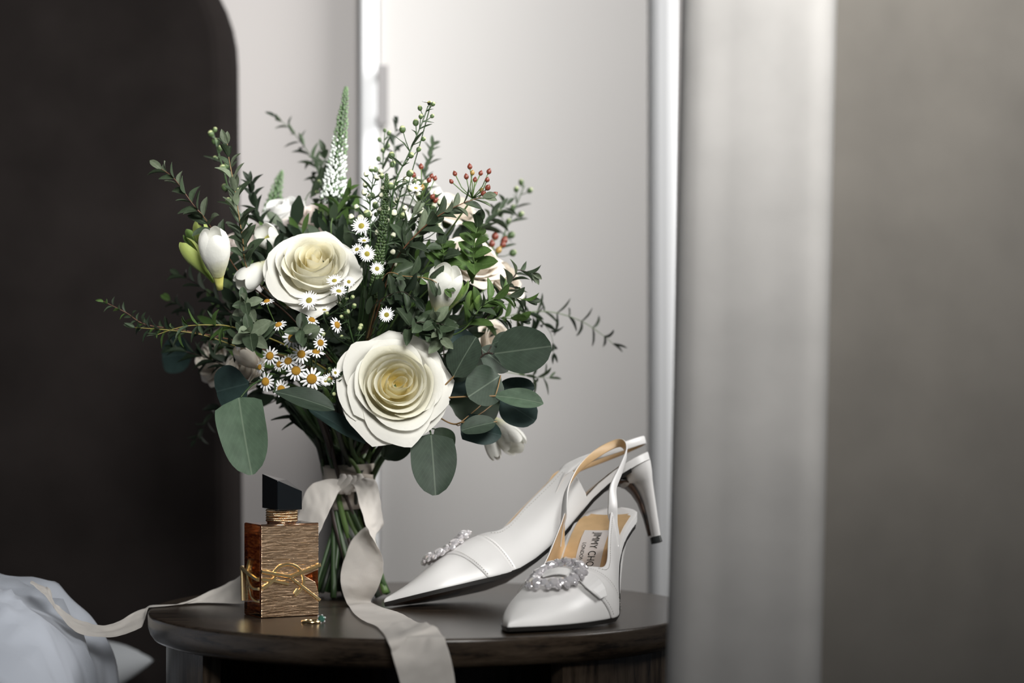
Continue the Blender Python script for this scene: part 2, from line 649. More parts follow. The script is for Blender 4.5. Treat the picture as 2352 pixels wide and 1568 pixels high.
def arc_wall(name, a0, a1, r0, r1, z0, z1, mat, n=40):
    b = MB()
    ring = []
    for i in range(n + 1):
        a = a0 + (a1 - a0) * i / n
        c, s = math.cos(a), math.sin(a)
        ring.append([Vector((r0 * c, r0 * s, z0)), Vector((r1 * c, r1 * s, z0)), Vector((r1 * c, r1 * s, z1)), Vector((r0 * c, r0 * s, z1)), Vector((r0 * c, r0 * s, z0))])
    b.grid(ring)
    for rr, fl in ((ring[0], False), (ring[-1], True)):
        q = (0, 1, 2, 3)
        b.add(rr[:4], [q[::-1] if fl else q])
    return b.build(name, mat, ns, smooth=False)


aL = math.atan2(-0.130, -0.167)
aR = math.atan2(-0.180, 0.109)
arc_wall('side_panel', aL, -PI - 0.35, 0.196, 0.212, FLOOR + 0.02, -0.0235, 'oak_body', 24)
arc_wall('side_panel', aR, 0.9, 0.196, 0.212, FLOOR + 0.02, -0.0235, 'oak_body', 24)
arc_wall('back_panel', 0.9, 2 * PI - PI - 0.35, 0.196, 0.212, FLOOR + 0.02, -0.0235, 'oak_body', 30)
b = MB()
for nm, zz in (('shelf', -0.27), ('base_plate', FLOOR + 0.0)):
    b = MB()
    ring0 = [Vector((0.198 * math.cos(2 * PI * k / 48), 0.198 * math.sin(2 * PI * k / 48), zz)) for k in range(48)]
    ring1 = [v + Vector((0, 0, 0.02)) for v in ring0]
    b.add(ring0 + ring1, [tuple(range(48))[::-1], tuple(range(48, 96))] + [(k, (k + 1) % 48, 48 + (k + 1) % 48, 48 + k) for k in range(48)])
    b.build(nm, 'oak_body', ns, smooth=False)

# ------------------------------------------------------------------ bed
HB = 0.50
bed = empty('bed', (-0.9, -0.4, FLOOR), 'bed with tall dark upholstered headboard beside the nightstand', 'bed')
hxr = P(541, 700, 2.0 + HB - 0.045).x
zt = 0.66
prof = []
rr = 0.15
for i in range(13):
    a = PI / 2 * i / 12
    prof.append((hxr - 0.006 - rr + rr * math.cos(a), zt - rr + rr * math.sin(a)))
prof = [(hxr, FLOOR + 0.05)] + [(hxr - 0.001, 0.0)] + prof + [(-1.55, zt), (-1.55, FLOOR + 0.05)]
b = MB()
n = len(prof)
b.add([Vector((x, HB - 0.05, z)) for x, z in prof] + [Vector((x, HB + 0.05, z)) for x, z in prof],
      [tuple(range(n))[::-1], tuple(range(n, 2 * n))] + [(i, (i + 1) % n, n + (i + 1) % n, n + i) for i in range(n)])
o = b.build('headboard', 'headboard_fabric', bed, smooth=False)
mod(o, 'BEVEL', width=0.018, segments=4, limit_method='ANGLE')
box_mesh_obj('bed_base', (-1.55, -2.3, FLOOR + 0.02), (-0.36, HB - 0.05, -0.33), 'bed_base_cloth', bed, 0.01)
box_mesh_obj('mattress', (-1.55, -2.3, -0.33), (-0.33, HB - 0.05, -0.13), 'mattress_cloth', bed, 0.03)
for lx in (-1.5, -0.42):
    for ly in (-2.2, HB - 0.12):
        box_mesh_obj('leg', (lx - 0.02, ly - 0.02, FLOOR), (lx + 0.02, ly + 0.02, FLOOR + 0.03), 'bed_base_cloth', bed)


def smoothstep(a, b_, x):
    t = max(0, min(1, (x - a) / (b_ - a)))
    return t * t * (3 - 2 * t)


# duvet: puffed white cover whose rounded edge falls towards the nightstand
def duvet():
    prof = [(-1.45, 0.00), (-1.2, 0.015), (-0.95, 0.02), (-0.75, 0.030), (-0.60, 0.036), (-0.50, 0.038), (-0.44, 0.038), (-0.395, 0.037), (-0.360, 0.034), (-0.330, 0.028), (-0.304, 0.018), (-0.284, 0.005),
            (-0.270, -0.012), (-0.261, -0.033), (-0.257, -0.057), (-0.257, -0.085), (-0.268, -0.110), (-0.29, -0.126), (-0.34, -0.129), (-0.5, -0.129), (-1.0, -0.129), (-1.45, -0.129)]
    sm = catmull([Vector((x, 0, z)) for x, z in prof], 7)
    rows = []
    NY = 150
    for i in range(NY + 1):
        y = -1.6 + 1.71 * i / NY
        back = 1 - smoothstep(0.02, 0.11, y)
        front = 0.06 + 0.94 * smoothstep(-0.70, -0.04, y)
        r = []
        for p in sm:
            x, z = p.x, p.z
            w = 0.0
            if z > -0.12:
                # long soft creases running down and towards the edge
                a = (x * 0.55 + y * 0.95) + 0.06 * noise.noise(Vector((x * 4, y * 4, 1.0)))
                c1 = noise.noise(Vector((a * 16, x * 2.2, 0.3)))
                c2 = 1 - abs(noise.noise(Vector((a * 26 + 5, (x - y) * 3, 2.3)))) * 2
                w = 0.012 * c1 + 0.009 * max(0, c2) ** 2 + 0.004 * noise.noise(Vector((x * 40, y * 40, 4))) - 0.006
            zz = -0.129 + max(0.0, (z + 0.129) * front + w) * math.sqrt(max(0, back))
            xx = x + (w * 0.8 if x > -0.36 else 0) - 0.05 * (1 - math.sqrt(max(0, back))) - 0.03 * (1 - front)
            r.append(Vector((xx, y, zz)))
        rows.append(r)
    g = MB()
    g.grid(rows)
    nn = len(sm)
    N = len(rows)
    g.f.append(tuple(range(nn)))
    g.m.append(0)
    g.f.append(tuple(range((N - 1) * nn, N * nn))[::-1])
    g.m.append(0)
    o = g.build('duvet', 'linen')
    tag(o, 'rumpled white duvet on the bed with the ribbon end lying on it', 'duvet')


duvet()


# pillow behind it, one soft corner pointing at the nightstand
def pillow():
    c = Vector((-0.478, 0.255, -0.092))
    hx_, hy_, th = 0.205, 0.135, 0.036
    top, bot_ = [], []
    n = 25
    for i in range(n):
        u = -1 + 2 * i / (n - 1)
        rt, rb = [], []
        for j in range(n):
            v = -1 + 2 * j / (n - 1)
            pin = 1 - 0.14 * (1 - u * u) * (v * v)
            pin2 = 1 - 0.14 * (1 - v * v) * (u * u)
            h = th * (max(0, (1 - u ** 4) * (1 - v ** 4))) ** 0.5
            lift = 0.028 * max(0, u) ** 2 * max(0, -v) ** 2
            w = 0.005 * noise.noise(Vector((u * 4, v * 4, 1))) * (h / th)
            x = c.x + hx_ * u * pin2
            y = c.y + hy_ * v * pin
            rt.append(Vector((x, y, c.z + h + w + lift)))
            rb.append(Vector((x, y, c.z - h + lift)))
        top.append(rt)
        bot_.append(rb)
    g = MB()
    g.grid(top, flip=True)
    g.grid(bot_)
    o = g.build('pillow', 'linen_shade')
    mod(o, 'WELD', merge_threshold=0.0005)
    mod(o, 'SUBSURF', levels=1, render_levels=1)
    tag(o, 'grey-white pillow corner poking out behind the duvet', 'pillow')


pillow()
# ------------------------------------------------------------------ perfume bottle
FL = G(598, 1419.5)
psi = math.radians(27.5)
U = Vector((math.cos(psi), math.sin(psi), 0))
Wd = Vector((-math.sin(psi), math.cos(psi), 0))
Z = Vector((0, 0, 1))
BW, BD, BH = 0.0500, 0.0352, 0.0738
bot = empty('perfume_bottle', FL + U * BW / 2 + Wd * BD / 2, 'square gold perfume bottle with black angular cap and gold monogram', 'perfume')


def bp(u, w, z):
    return FL + U * u + Wd * w + Z * z


b = MB()
b.box(bp(BW / 2, BD / 2, BH / 2), U * BW / 2, Wd * BD / 2, Z * BH / 2)
o = b.build('glass_body', 'amber_glass', bot, smooth=False)
mod(o, 'BEVEL', width=0.0012, segments=3)
b = MB()
b.box(bp(BW / 2, BD / 2, BH / 2 - 0.002), U * (BW / 2 - 0.0035), Wd * (BD / 2 - 0.0035), Z * (BH / 2 - 0.0055))
o = b.build('liquid', 'perfume_liquid', bot, smooth=False)
mod(o, 'BEVEL', width=0.002, segments=2)
# front plate with the wedge cut out on the right
ya, yb = 0.0305, 0.0385   # lower / upper edge of the wedge at the right side
t = 0.0012


def front_uv(px, py, w=0.0):
    """photo pixel -> (u, z) on the bottle's front plane (or one pushed back by w)"""
    d0 = P(px, py, 1.0) - CAM
    n = -Wd
    p0 = bp(0, w, 0)
    k = (p0 - CAM).dot(n) / d0.dot(n)
    q = CAM + d0 * k - FL
    return q.dot(U), q.z


def side_wz(px, py, u=0.0):
    d0 = P(px, py, 1.0) - CAM
    p0 = bp(u, 0, 0)
    k = (p0 - CAM).dot(U) / d0.dot(U)
    q = CAM + d0 * k - FL
    return q.dot(Wd), q.z


e = 0.0006
w1 = front_uv(698, 1321)
w2 = front_uv(733, 1307)
w3 = front_uv(724, 1336)
w4 = front_uv(733, 1362)
poly = [(e, e), (BW - e, e), (BW - e, w4[1]), w3, w1, (BW - e, w2[1]), (BW - e, BH - e), (e, BH - e)]
n = len(poly)
vs_ = [bp(u, -t, z) for u, z in poly] + [bp(u, 0.0004, z) for u, z in poly]
fs_ = [tuple(range(n)), tuple(range(n, 2 * n))[::-1]] + [((i + 1) % n, i, n + i, n + (i + 1) % n) for i in range(n)]
o = wobj('front_plate', vs_, fs_, 'gold_plate', bot, False)
mod(o, 'BEVEL', width=0.0003, segments=2)
b = MB()
b.box(bp(BW / 2, BD + t / 2 - 0.0003, BH / 2), U * (BW / 2 - e), Wd * t / 2, Z * (BH / 2 - e))
b.build('back_plate', 'gold_plate', bot, smooth=False)
# thin polished edge along the top of the front plate
b = MB()
b.tube([bp(0.0008, -0.0004, BH - 0.0006), bp(BW - 0.0008, -0.0004, BH - 0.0006)], 0.0011, 8)
b.build('top_edge', 'gold_edge', bot)
# collar: stacked twisted rope rings round the neck
nc = Vector((0.0255, 0.0175))
b = MB()
NR = 5
rc = 0.0119
for q in range(NR):
    zc = BH + 0.0012 + 0.0020 * q + 0.0008
    for sgn in (0, PI):
        pts = []
        for k in range(121):
            a = 2 * PI * k / 120
            tw = a * 26 * (1 if q % 2 == 0 else -1) + sgn
            r = rc + 0.0005 * math.cos(tw)
            pts.append(bp(nc.x, nc.y, 0) + U * r * math.cos(a) + Wd * r * math.sin(a) + Z * (zc + 0.0005 * math.sin(tw)))
        b.tube(pts, 0.00068, 5, cap=False)
b.build('collar', 'gold_collar', bot)
b = MB()
b.tube([bp(nc.x, nc.y, BH - 0.0006), bp(nc.x, nc.y, BH + 0.0005), bp(nc.x, nc.y, BH + 0.0110)], [0.0121, 0.0118, 0.0114], 40)
b.build('neck', 'gold_edge', bot)
# cap: four-sided, top cut at a slant
cu0, cu1, cw0, cw1 = 0.0152, 0.0362, 0.0012, 0.0345
cz = BH + 0.0112
tops = {'FL': 0.1085, 'FR': 0.0995, 'BR': 0.1075, 'BL': 0.1125}
vs_ = [bp(cu0, cw0, cz), bp(cu1, cw0, cz), bp(cu1, cw1, cz), bp(cu0, cw1, cz),
       bp(cu0, cw0, tops['FL']), bp(cu1, cw0, tops['FR']), bp(cu1, cw1, tops['BR']), bp(cu0, cw1, tops['BL'])]
b = MB()
b.add(vs_, [(3, 2, 1, 0), (0, 1, 5, 4), (1, 2, 6, 5), (2, 3, 7, 6), (3, 0, 4, 7), (4, 5, 6), (4, 6, 7)])
o = b.build('cap', 'cap_lacquer', bot, smooth=False)
mod(o, 'BEVEL', width=0.0004, segments=2)


# monogram: gold bars standing on the front face and the side face
def bar(pts, w, plane, off=-0.0012, th=0.0016, name='monogram_bar', rope=False):
    pts = [Vector(p) for p in pts]
    b = MB()
    rows = []
    for i, p in enumerate(pts):
        tt = (pts[min(i + 1, len(pts) - 1)] - pts[max(i - 1, 0)]).normalized()
        nn = Vector((-tt.y, tt.x))
        r = []
        for a, h in ((-0.5, 0), (-0.5, 0.6), (-0.34, 1.0), (0.34, 1.0), (0.5, 0.6), (0.5, 0), (-0.5, 0)):
            q = p + nn * w * a
            r.append(bp(q.x, off - th * h, q.y) if plane == 'F' else bp(off - th * h, q.x, q.y))
        rows.append(r)
    b.grid(rows)
    m = len(rows[0])
    N = len(b.v)
    b.f += [tuple(range(6)), tuple(range(N - m, N - m + 6))[::-1]]
    b.m += [0, 0]
    if rope:
        for i in range(len(pts) - 1):
            L = (pts[i + 1] - pts[i]).length
            k = max(1, int(L / 0.0011))
            for j in range(k):
                q = pts[i].lerp(pts[i + 1], (j + 0.5) / k)
                tt = (pts[i + 1] - pts[i]).normalized()
                nn = Vector((-tt.y, tt.x))
                a = q + nn * w * 0.45 + tt * 0.0005
                c = q - nn * w * 0.05 - tt * 0.0005
                f = (lambda s: bp(s.x, off - th, s.y)) if plane == 'F' else (lambda s: bp(off - th, s.x, s.y))
                b.tube([f(a), f(c)], 0.0004, 5)
    return b.build(name, 'gold_polished', bot, smooth=False)


def F(*pp):
    return [Vector(front_uv(x, y)) for x, y in pp]


def Sd(*pp):
    return [Vector(side_wz(x, y)) for x, y in pp]


def sm2(pts, n=5):
    return catmull(pts, n)


pxm = 1.93 / FPX
bar(F((599, 1311.5), (630, 1317), (666, 1323)), 8.5 * pxm, 'F', th=0.0020)
bar(F((664, 1323), (698, 1311), (734, 1296)), 9 * pxm, 'F', th=0.0020, rope=True)
bar(F((665, 1325), (733, 1377)), 7 * pxm, 'F', th=0.0018)
bar(sm2(F((628, 1314), (640, 1301), (656, 1295), (672, 1297), (686, 1306), (694, 1321), (696, 1337), (691, 1350), (682, 1361), (676, 1366))), 7 * pxm, 'F', th=0.0013)
bar(F((600, 1329.5), (630, 1333), (661, 1340)), 8 * pxm, 'F', th=0.0015)
bar(sm2(F((600, 1351), (613, 1343), (623, 1334), (632, 1325))), 8.5 * pxm, 'F', th=0.0018)
bar(F((676, 1364), (684, 1352)), 10 * pxm, 'F', th=0.0010)
sw = 30 * pxm
bar(Sd((560, 1302), (580, 1319), (597, 1330)), 9 * pxm, 'S', off=-0.0002, th=0.0030)
bar(Sd((561.5, 1305), (563.5, 1378)), 9 * pxm, 'S', off=-0.0002, th=0.0030)
bar(sm2(Sd((577, 1284), (573, 1300), (572, 1318), (576, 1337), (585, 1350), (597, 1352))), 7 * pxm, 'S', off=-0.0002, th=0.0020)
bar(sm2(Sd((575, 1345), (579, 1368), (588, 1379), (597, 1381))), 5 * pxm, 'S', off=-0.0002, th=0.0012)

# ------------------------------------------------------------------ ring
gr = G(716, 1430)
ring = empty('gold_ring', gr, 'slim gold ring with green gemstone lying before the perfume bottle', 'ring')
b = MB()
rr_ = S(22, 1.885)
pts = [gr + Vector((rr_ * math.cos(a), rr_ * math.sin(a), 0.0019)) for a in [2 * PI * k / 64 for k in range(65)]]
rows = []
for k in range(65):
    a = 2 * PI * k / 64
    c = Vector((math.cos(a), math.sin(a), 0))
    rows.append([gr + c * (rr_ + 0.0007 * math.cos(q)) + Z * (0.0013 + 0.0012 * math.sin(q)) for q in [2 * PI * j / 8 for j in range(9)]])
b.grid(rows, flip=True)
b.build('band', 'ring_gold', ring)


def gem_mesh(name, mat, n=8):
    """round brilliant: table, crown, pavilion, radius 1, axis z"""
    vs_ = []
    for r, z, ph in ((0.55, 0.45, 0), (0.85, 0.25, 0.5), (1.0, 0.0, 0), (0.55, -0.45, 0.5)):
        for k in range(n):
            a = 2 * PI * (k + ph) / n
            vs_.append(Vector((r * math.cos(a), r * math.sin(a), z)))
    vs_.append(Vector((0, 0, -0.8)))
    fs_ = [tuple(range(n))]
    for l in range(3):
        for k in range(n):
            a, a2 = l * n + k, l * n + (k + 1) % n
            c, c2 = (l + 1) * n + k, (l + 1) * n + (k + 1) % n
            if l % 2 == 0:
                fs_ += [(a, c, a2), (a2, c, c2)]
            else:
                fs_ += [(a, c2, a2), (a, c, c2)]
    for k in range(n):
        fs_.append((3 * n + k, 4 * n, 3 * n + (k + 1) % n))
    return mesh(name, vs_, fs_, mat, False)


GEM_W = gem_mesh('gem', 'crystal')
GEM_G = gem_mesh('gem', 'emerald')
gc = gr + Vector((rr_ * 1.05, -0.002, 0.0036))
ax = Vector((0.25, -0.85, 0.35)).normalized()
obj('gemstone', GEM_G, ring, Matrix.LocRotScale(gc, ax.to_track_quat('Z', 'Y'), Vector((0.0030,) * 3)))
for k in range(6):
    a = 2 * PI * k / 6 + 0.3
    q = ax.to_track_quat('Z', 'Y').to_matrix()
    pp = gc + q @ Vector((math.cos(a), math.sin(a), 0)) * 0.0029 - ax * 0.0002
    obj('diamond', GEM_W, ring, Matrix.LocRotScale(pp, ax.to_track_quat('Z', 'Y'), Vector((0.00085,) * 3)))

# ------------------------------------------------------------------ shoes (local units: photo pixels of the side view; s from toe to heel, y across, z up)
W_T = [(0, 5), (12, 13), (30, 29), (60, 51), (120, 82), (170, 92), (210, 101), (255, 102), (300, 95), (360, 83), (430, 72), (500, 66), (560, 66), (610, 66), (640, 57), (656, 36), (663, 14)]
Z_T = [(0, 3), (60, 1), (120, 0), (200, 0), (284, 3), (350, 24), (426, 68), (502, 124), (560, 154), (610, 172), (663, 186)]
H_T = [(-4, 3), (0, 9), (20, 17), (61, 33), (115, 62), (185, 91), (240, 108), (300, 138), (354, 164), (454, 175), (490, 176)]
PHI_T = [(240, 90), (242, 82), (247, 74), (256, 66), (275, 52), (300, 46.5), (354, 45.5), (420, 43.5), (452, 42.0), (466, 36), (474, 27), (481, 15), (487, 5)]
ST = 240.0


CY_T = [(0, 0), (100, 18), (200, 34), (300, 34), (400, 18), (480, 5), (560, 0), (700, 0)]


def cyo(s):
    """sideways bulge of the last towards the outer foot"""
    return lerp_tab(CY_T, s) if s > 0 else 0.0


def sec(s, phi, side):
    w = lerp_tab(W_T, s) if s > 0 else 5 * max(0.05, (1 + s / 5.0))
    z0 = lerp_tab(Z_T, s)
    h = lerp_tab(H_T, s)
    c, sn = max(0.0, math.cos(phi)), max(0.0, math.sin(phi))
    ex = 0.80
    return Vector((s, side * w * c ** ex + cyo(s), z0 + h * sn ** 0.92))


def sec_off(s, phi, side, off):
    e_ = 0.02
    p = sec(s, phi, side)
    a = sec(s + 1, phi, side) - sec(s - 1, phi, side)
    bb = sec(s, min(phi + e_, PI / 2), side) - sec(s, max(phi - e_, 0), side)
    n = a.cross(bb)
    if n.length < 1e-9:
        n = Vector((0, 0, 1))
    n.normalize()
    c = Vector((s, cyo(s), lerp_tab(Z_T, s)))
    if n.dot(p - c) < 0:
        n = -n
    return p + n * off


def pathstrip(b, pts, nrm, width, th, mi=0, mi_in=None):
    """flat strap: pts along, nrm = outward normal per point"""
    rows = []
    for i, p in enumerate(pts):
        t = (pts[min(i + 1, len(pts) - 1)] - pts[max(i - 1, 0)]).normalized()
        n = (nrm[i] - t * nrm[i].dot(t)).normalized()
        w = t.cross(n)
        wd = width[i] if isinstance(width, (list, tuple)) else width
        th_ = th[i] if isinstance(th, (list, tuple)) else th
        r = [p + w * wd * a + n * th_ * h for a, h in ((-.5, 0), (-.5, .6), (-.4, 1), (.4, 1), (.5, .6), (.5, 0), (.4, -.25), (-.4, -.25), (-.5, 0))]
        rows.append(r)
    for i in range(len(rows) - 1):
        for j in range(8):
            q = [rows[i][j], rows[i][j + 1], rows[i + 1][j + 1], rows[i + 1][j]]
            b.add(q, [(0, 1, 2, 3)], (mi_in if (mi_in is not None and j in (5, 6, 7)) else mi))
    b.add(rows[0][:8], [tuple(range(8))], mi)
    b.add(rows[-1][:8], [tuple(range(8))[::-1]], mi)


def make_shoe(MW, side0, label, strap_pts, with_print=True, upright=False):
    """MW: local pixels -> room.  side0 = +1 / -1 mirrors left and right."""
    def T(v):
        v = Vector(v)
        return MW @ Vector((v.x, v.y * side0, v.z))
    root = empty('slingback_shoe', T((200, 0, 0)), label, 'shoe')
    flip = side0 < 0
    kk = MW.to_scale().x
    # upper
    b = MB()
    stations = [-4, -1, 3, 8, 16, 30, 50, 75, 105, 135, 165, 190, 210, 225, 234, 239.9, 240.1, 241, 243, 247, 252, 259, 268, 280, 300, 325, 354, 385, 415, 440, 454, 464, 471, 477, 482, 486]
    nj = 12
    for side in (1, -1):
        rows = []
        for s in stations:
            pm = 90.0 if s <= ST else lerp_tab(PHI_T, s)
            pm = math.radians(min(90, pm))
            rows.append([T(sec(s, pm * j / nj, side)) for j in range(nj + 1)])
        b.grid(rows, flip=(side > 0) == flip)
    o = b.build('upper', ['leather_white', 'leather_tan'], root)
    mod(o, 'WELD', merge_threshold=0.00012)
    mod(o, 'SOLIDIFY', thickness=3.6 * kk, offset=-1.0, material_offset=1, material_offset_rim=0)
    mod(o, 'SUBSURF', levels=1, render_levels=2)
    upper = o
    # topline stitching (fine dashes) as one child
    b = MB()
    for side in (1, -1):
        s = 262.0
        while s < 452:
            q = []
            for ds in (0, 3.4):
                pm = math.radians(lerp_tab(PHI_T, s + ds)) - 0.075
                q.append(T(sec_off(s + ds, pm, side, 0.5)))
            b.tube(q, 0.55 * kk, 4)
            s += 5.6
    tag(b.build('stitching', 'thread', upper), kind='stuff')
    # outsole
    b = MB()
    ss = [-3, 0, 6, 14, 30, 60, 100, 150, 200, 250, 300, 340, 380, 420, 460, 500, 540, 580, 600]
    rows_t, rows_b, edge = [], [], []
    for s in ss:
        w = (lerp_tab(W_T, s) if s > 0 else 5 * (1 + s / 5.0)) + 2.0
        z = lerp_tab(Z_T, s)
        rows_t.append([T((s, w * a + cyo(s), z + 1.0)) for a in (-1, -.5, 0, .5, 1)])
        rows_b.append([T((s, (w - 2) * a + cyo(s), z - 8.0)) for a in (-1, -.5, 0, .5, 1)])
    b.grid(rows_t, 0, flip=flip)
    b.grid(rows_b, 1, flip=not flip)
    for j in (0, 4):
        er = [[rows_t[i][j], rows_b[i][j]] for i in range(len(ss))]
        b.grid(er, 0, flip=(j == 0) == flip)
    b.add(rows_t[0] + rows_b[0][::-1], [tuple(range(10))], 0)
    b.add(rows_t[-1] + rows_b[-1][::-1], [tuple(range(10))[::-1]], 0)
    b.build('outsole', ['sole_edge', 'sole_bottom'], root)
    # footbed: white wrapped board with tan sock lining on top
    b = MB()
    ss = [200, 250, 300, 350, 400, 440, 480, 520, 560, 590, 615, 635, 648, 656, 661, 663]
    rt, rb = [], []
    for s in ss:
        w = lerp_tab(W_T, s) - (3 if s < 470 else 0)
        z = lerp_tab(Z_T, s)
        rt.append([T((s, w * a + cyo(s), z + 19 - (2.0 if abs(a) > .97 else 0) - 2.5 * (1 - a * a))) for a in (-1, -.93, -.5, 0, .5, .93, 1)])
        rb.append([T((s, w * a + cyo(s), z + 0.5)) for a in (-1, -.93, -.5, 0, .5, .93, 1)])
    b.grid(rt, 0, flip=flip)
    b.grid(rb, 0, flip=not flip)
    for j in (0, 6):
        b.grid([[rt[i][j], rb[i][j]] for i in range(len(ss))], 0, flip=(j == 0) == flip)
    b.add(rt[0] + rb[0][::-1], [tuple(range(14))])
    b.add(rt[-1] + rb[-1][::-1], [tuple(range(14))[::-1]])
    fb = b.build('footbed', 'leather_white', root)
    b = MB()
    rows = []
    for s in [210, 250, 300, 350, 400, 440, 480, 520, 550, 580, 605, 612]:
        w = lerp_tab(W_T, s) - (9 if s > 300 else 12)
        w *= 1.0 if s < 600 else (0.93 if s < 610 else 0.86)
        z = lerp_tab(Z_T, s)
        rows.append([T((s + (10 * abs(a) ** 2 if s > 590 else 0), w * a + cyo(s), z + 17.6 + 2.6 * abs(a) ** 2 + 0.5)) for a in (-1, -.6, -.2, .2, .6, 1)])
    b.grid(rows, flip=flip)
    b.build('sock_lining', 'leather_tan', fb)
    # printed label on the lining
    if with_print:
        lab = MB()
        rows = []
        for s in [408, 425, 445, 465, 485, 510, 535]:
            z = lerp_tab(Z_T, s) + 19.0
            rows.append([T((s, a + cyo(s) * .9, z + 0.0006 * a * a)) for a in (-30, -10, 10, 30)])
        lab.grid(rows, flip=flip)
        lo = lab.build('brand_label', 'leather_label', fb)

        def put_text(txt, size, s0, s1, y0, nm):
            cu = bpy.data.curves.new(nm, 'FONT')
            cu.body = txt
            cu.size = 1.0
            cu.align_x = 'CENTER'
            to = bpy.data.objects.new(nm, cu)
            C.objects.link(to)
            dg = bpy.context.evaluated_depsgraph_get()
            me0 = bpy.data.meshes.new_from_object(to.evaluated_get(dg))
            C.objects.unlink(to)
            bpy.data.objects.remove(to)
            bm = bmesh.new()
            bm.from_mesh(me0)
            bmesh.ops.triangulate(bm, faces=bm.faces)
            xs = [v.co.x for v in bm.verts]
            xa, xb = min(xs), max(xs)
            vv, ff = [], []
            bm.verts.ensure_lookup_table()
            for v in bm.verts:
                f = (v.co.x - xa) / (xb - xa)
                s = s1 + (s0 - s1) * f
                yy = -(y0 + v.co.y * size) * side0
                vv.append(T((s, yy + cyo(s) * .9, lerp_tab(Z_T, s) + 19.9 + 0.0006 * yy * yy)))
            for f in bm.faces:
                ff.append(tuple(v.index for v in f.verts))
            bm.free()
            wobj(nm, vv, ff, 'print_black', lo, False)
        put_text('JIMMY CHOO', 25, 415, 527, -3, 'lettering')
        put_text('LONDON', 12, 445, 492, -22, 'lettering')
    # heel
    b = MB()
    secs = [(188, 625, 37, 57), (176, 624, 37, 56), (160, 625, 35, 50), (140, 631, 26, 40), (120, 636, 19.5, 29), (95, 638, 15.5, 22), (60, 637, 13, 17), (14, 634, 11.5, 13.5)]
    n = 24
    rows = []
    for z, cs, hd, hw in secs:
        r = []
        for k in range(n + 1):
            a = 2 * PI * k / n
            ca, sa = math.cos(a), math.sin(a)
            # back round, front (breast) flat
            rx = hd * (abs(ca) ** 0.75) * (1 if ca > 0 else -1)
            ry = hw * (abs(sa) ** 0.75) * (1 if sa > 0 else -1)
            zz = z
            if z > 150:
                zz = min(z, lerp_tab(Z_T, cs + rx) - 1 - (188 - z) * 0.9)
                if ca < 0 and z > 165:
                    zz -= 0
            r.append(T((cs + rx, ry, zz)))
        rows.append(r)
    b.grid(rows, 0, flip=flip)
    b.add(rows[-1][:n], [tuple(range(n)) if flip else tuple(range(n))[::-1]], 0)
    o = b.build('heel', 'leather_white', root)
    # dark breast lining of the heel (continuation of the sole down the heel front)
    b = MB()
    rows = []
    for s, z, w in ((560, 146, 52), (578, 152, 48), (592, 150, 40), (603, 140, 31), (612, 124, 24), (619, 100, 17), (622.5, 62, 12), (622, 20, 8)):
        rows.append([T((s - 1.5, w * a, z - 1.0)) for a in (-1, 0, 1)])
    b.grid(rows)
    o2 = b.build('heel_breast', 'sole_bottom', o)
    mod(o2, 'SOLIDIFY', thickness=3 * kk, offset=0)
    b = MB()
    rows = []
    for z, f in ((14, 1.0), (0, 1.04)):
        rows.append([T((634 + 11.5 * f * math.copysign(abs(math.cos(2 * PI * k / n)) ** .6, math.cos(2 * PI * k / n)), 13.5 * f * math.copysign(abs(math.sin(2 * PI * k / n)) ** .6, math.sin(2 * PI * k / n)), z)) for k in range(n + 1)])
    b.grid(rows, flip=flip)
    b.add(rows[0][:n], [tuple(range(n))])
    b.add(rows[1][:n], [tuple(range(n))[::-1]])
    b.build('heel_tip', 'rubber_black', o, smooth=False)
    # vamp band slanting over the instep
    b = MB()
    rows, fr, re = [], [], []
    NB = 30
    for q in range(-NB, NB + 1):
        f = abs(q) / NB
        phi = math.radians(90 * (1 - f))
        side = 1 if q >= 0 else -1
        sf = 150 + 72 * f ** 1.35
        sr = 232 + 62 * f ** 1.2
        r = []
        for k in range(7):
            s = sf + (sr - sf) * k / 6
            bl = 2.2 if 0 < k < 6 else (0.6 if k == 6 else 1.8)
            p = sec_off(min(s, 239.5) if f < .02 else s, phi, side, bl)
            if s > ST:       # keep on the vamp: stop below the topline
                pm = math.radians(lerp_tab(PHI_T, s)) - 0.12
                if phi > pm:
                    p = sec_off(min(s, 238.0), phi, side, bl)
            r.append(T(p))
        rows.append(r)
    b.grid(rows, flip=not flip)
    o = b.build('vamp_band', 'leather_white', root)
    mod(o, 'SOLIDIFY', thickness=3.0 * kk, offset=1.0)
    mod(o, 'SUBSURF', levels=1, render_levels=1)
    band = o
    b = MB()
    for side in (1, -1):
        for edge in (0, 1):
            f = 0.10
            while f < 0.97:
                q = []
                for df in (0, 0.018):
                    ff = f + df
                    phi = math.radians(90 * (1 - ff))
                    s = (150 + 72 * ff ** 1.35 + 7) if edge == 0 else (232 + 62 * ff ** 1.2 - 7)
                    if edge == 1 and s > 238:
                        pm = math.radians(lerp_tab(PHI_T, s)) - 0.12
                        if phi > pm:
                            s = 231
                    q.append(T(sec_off(s, phi, side, 5.3)))
                b.tube(q, 0.6 * kk, 4)
                f += 0.030
    tag(b.build('stitching', 'thread', band), kind='stuff')
    # buckle: oval frame set with crystals, tab passing through
    c0 = sec(172, PI / 2, 1)
    tang = (sec(215, PI / 2, 1) - sec(125, PI / 2, 1)).normalized()
    up = Vector((-tang.z, 0, tang.x))
    c0 = c0 + up * 13 + Vector((0, 9, 0))

    def ring_pt(a, rs=52, ry=45):
        ca, sa = math.cos(a), math.sin(a)
        yy = ry * math.copysign(abs(sa) ** 0.85, sa)
        return c0 + tang * rs * math.copysign(abs(ca) ** 0.85, ca) + Vector((0, yy, 0)) - up * (0.0036 * yy * yy)
    b = MB()
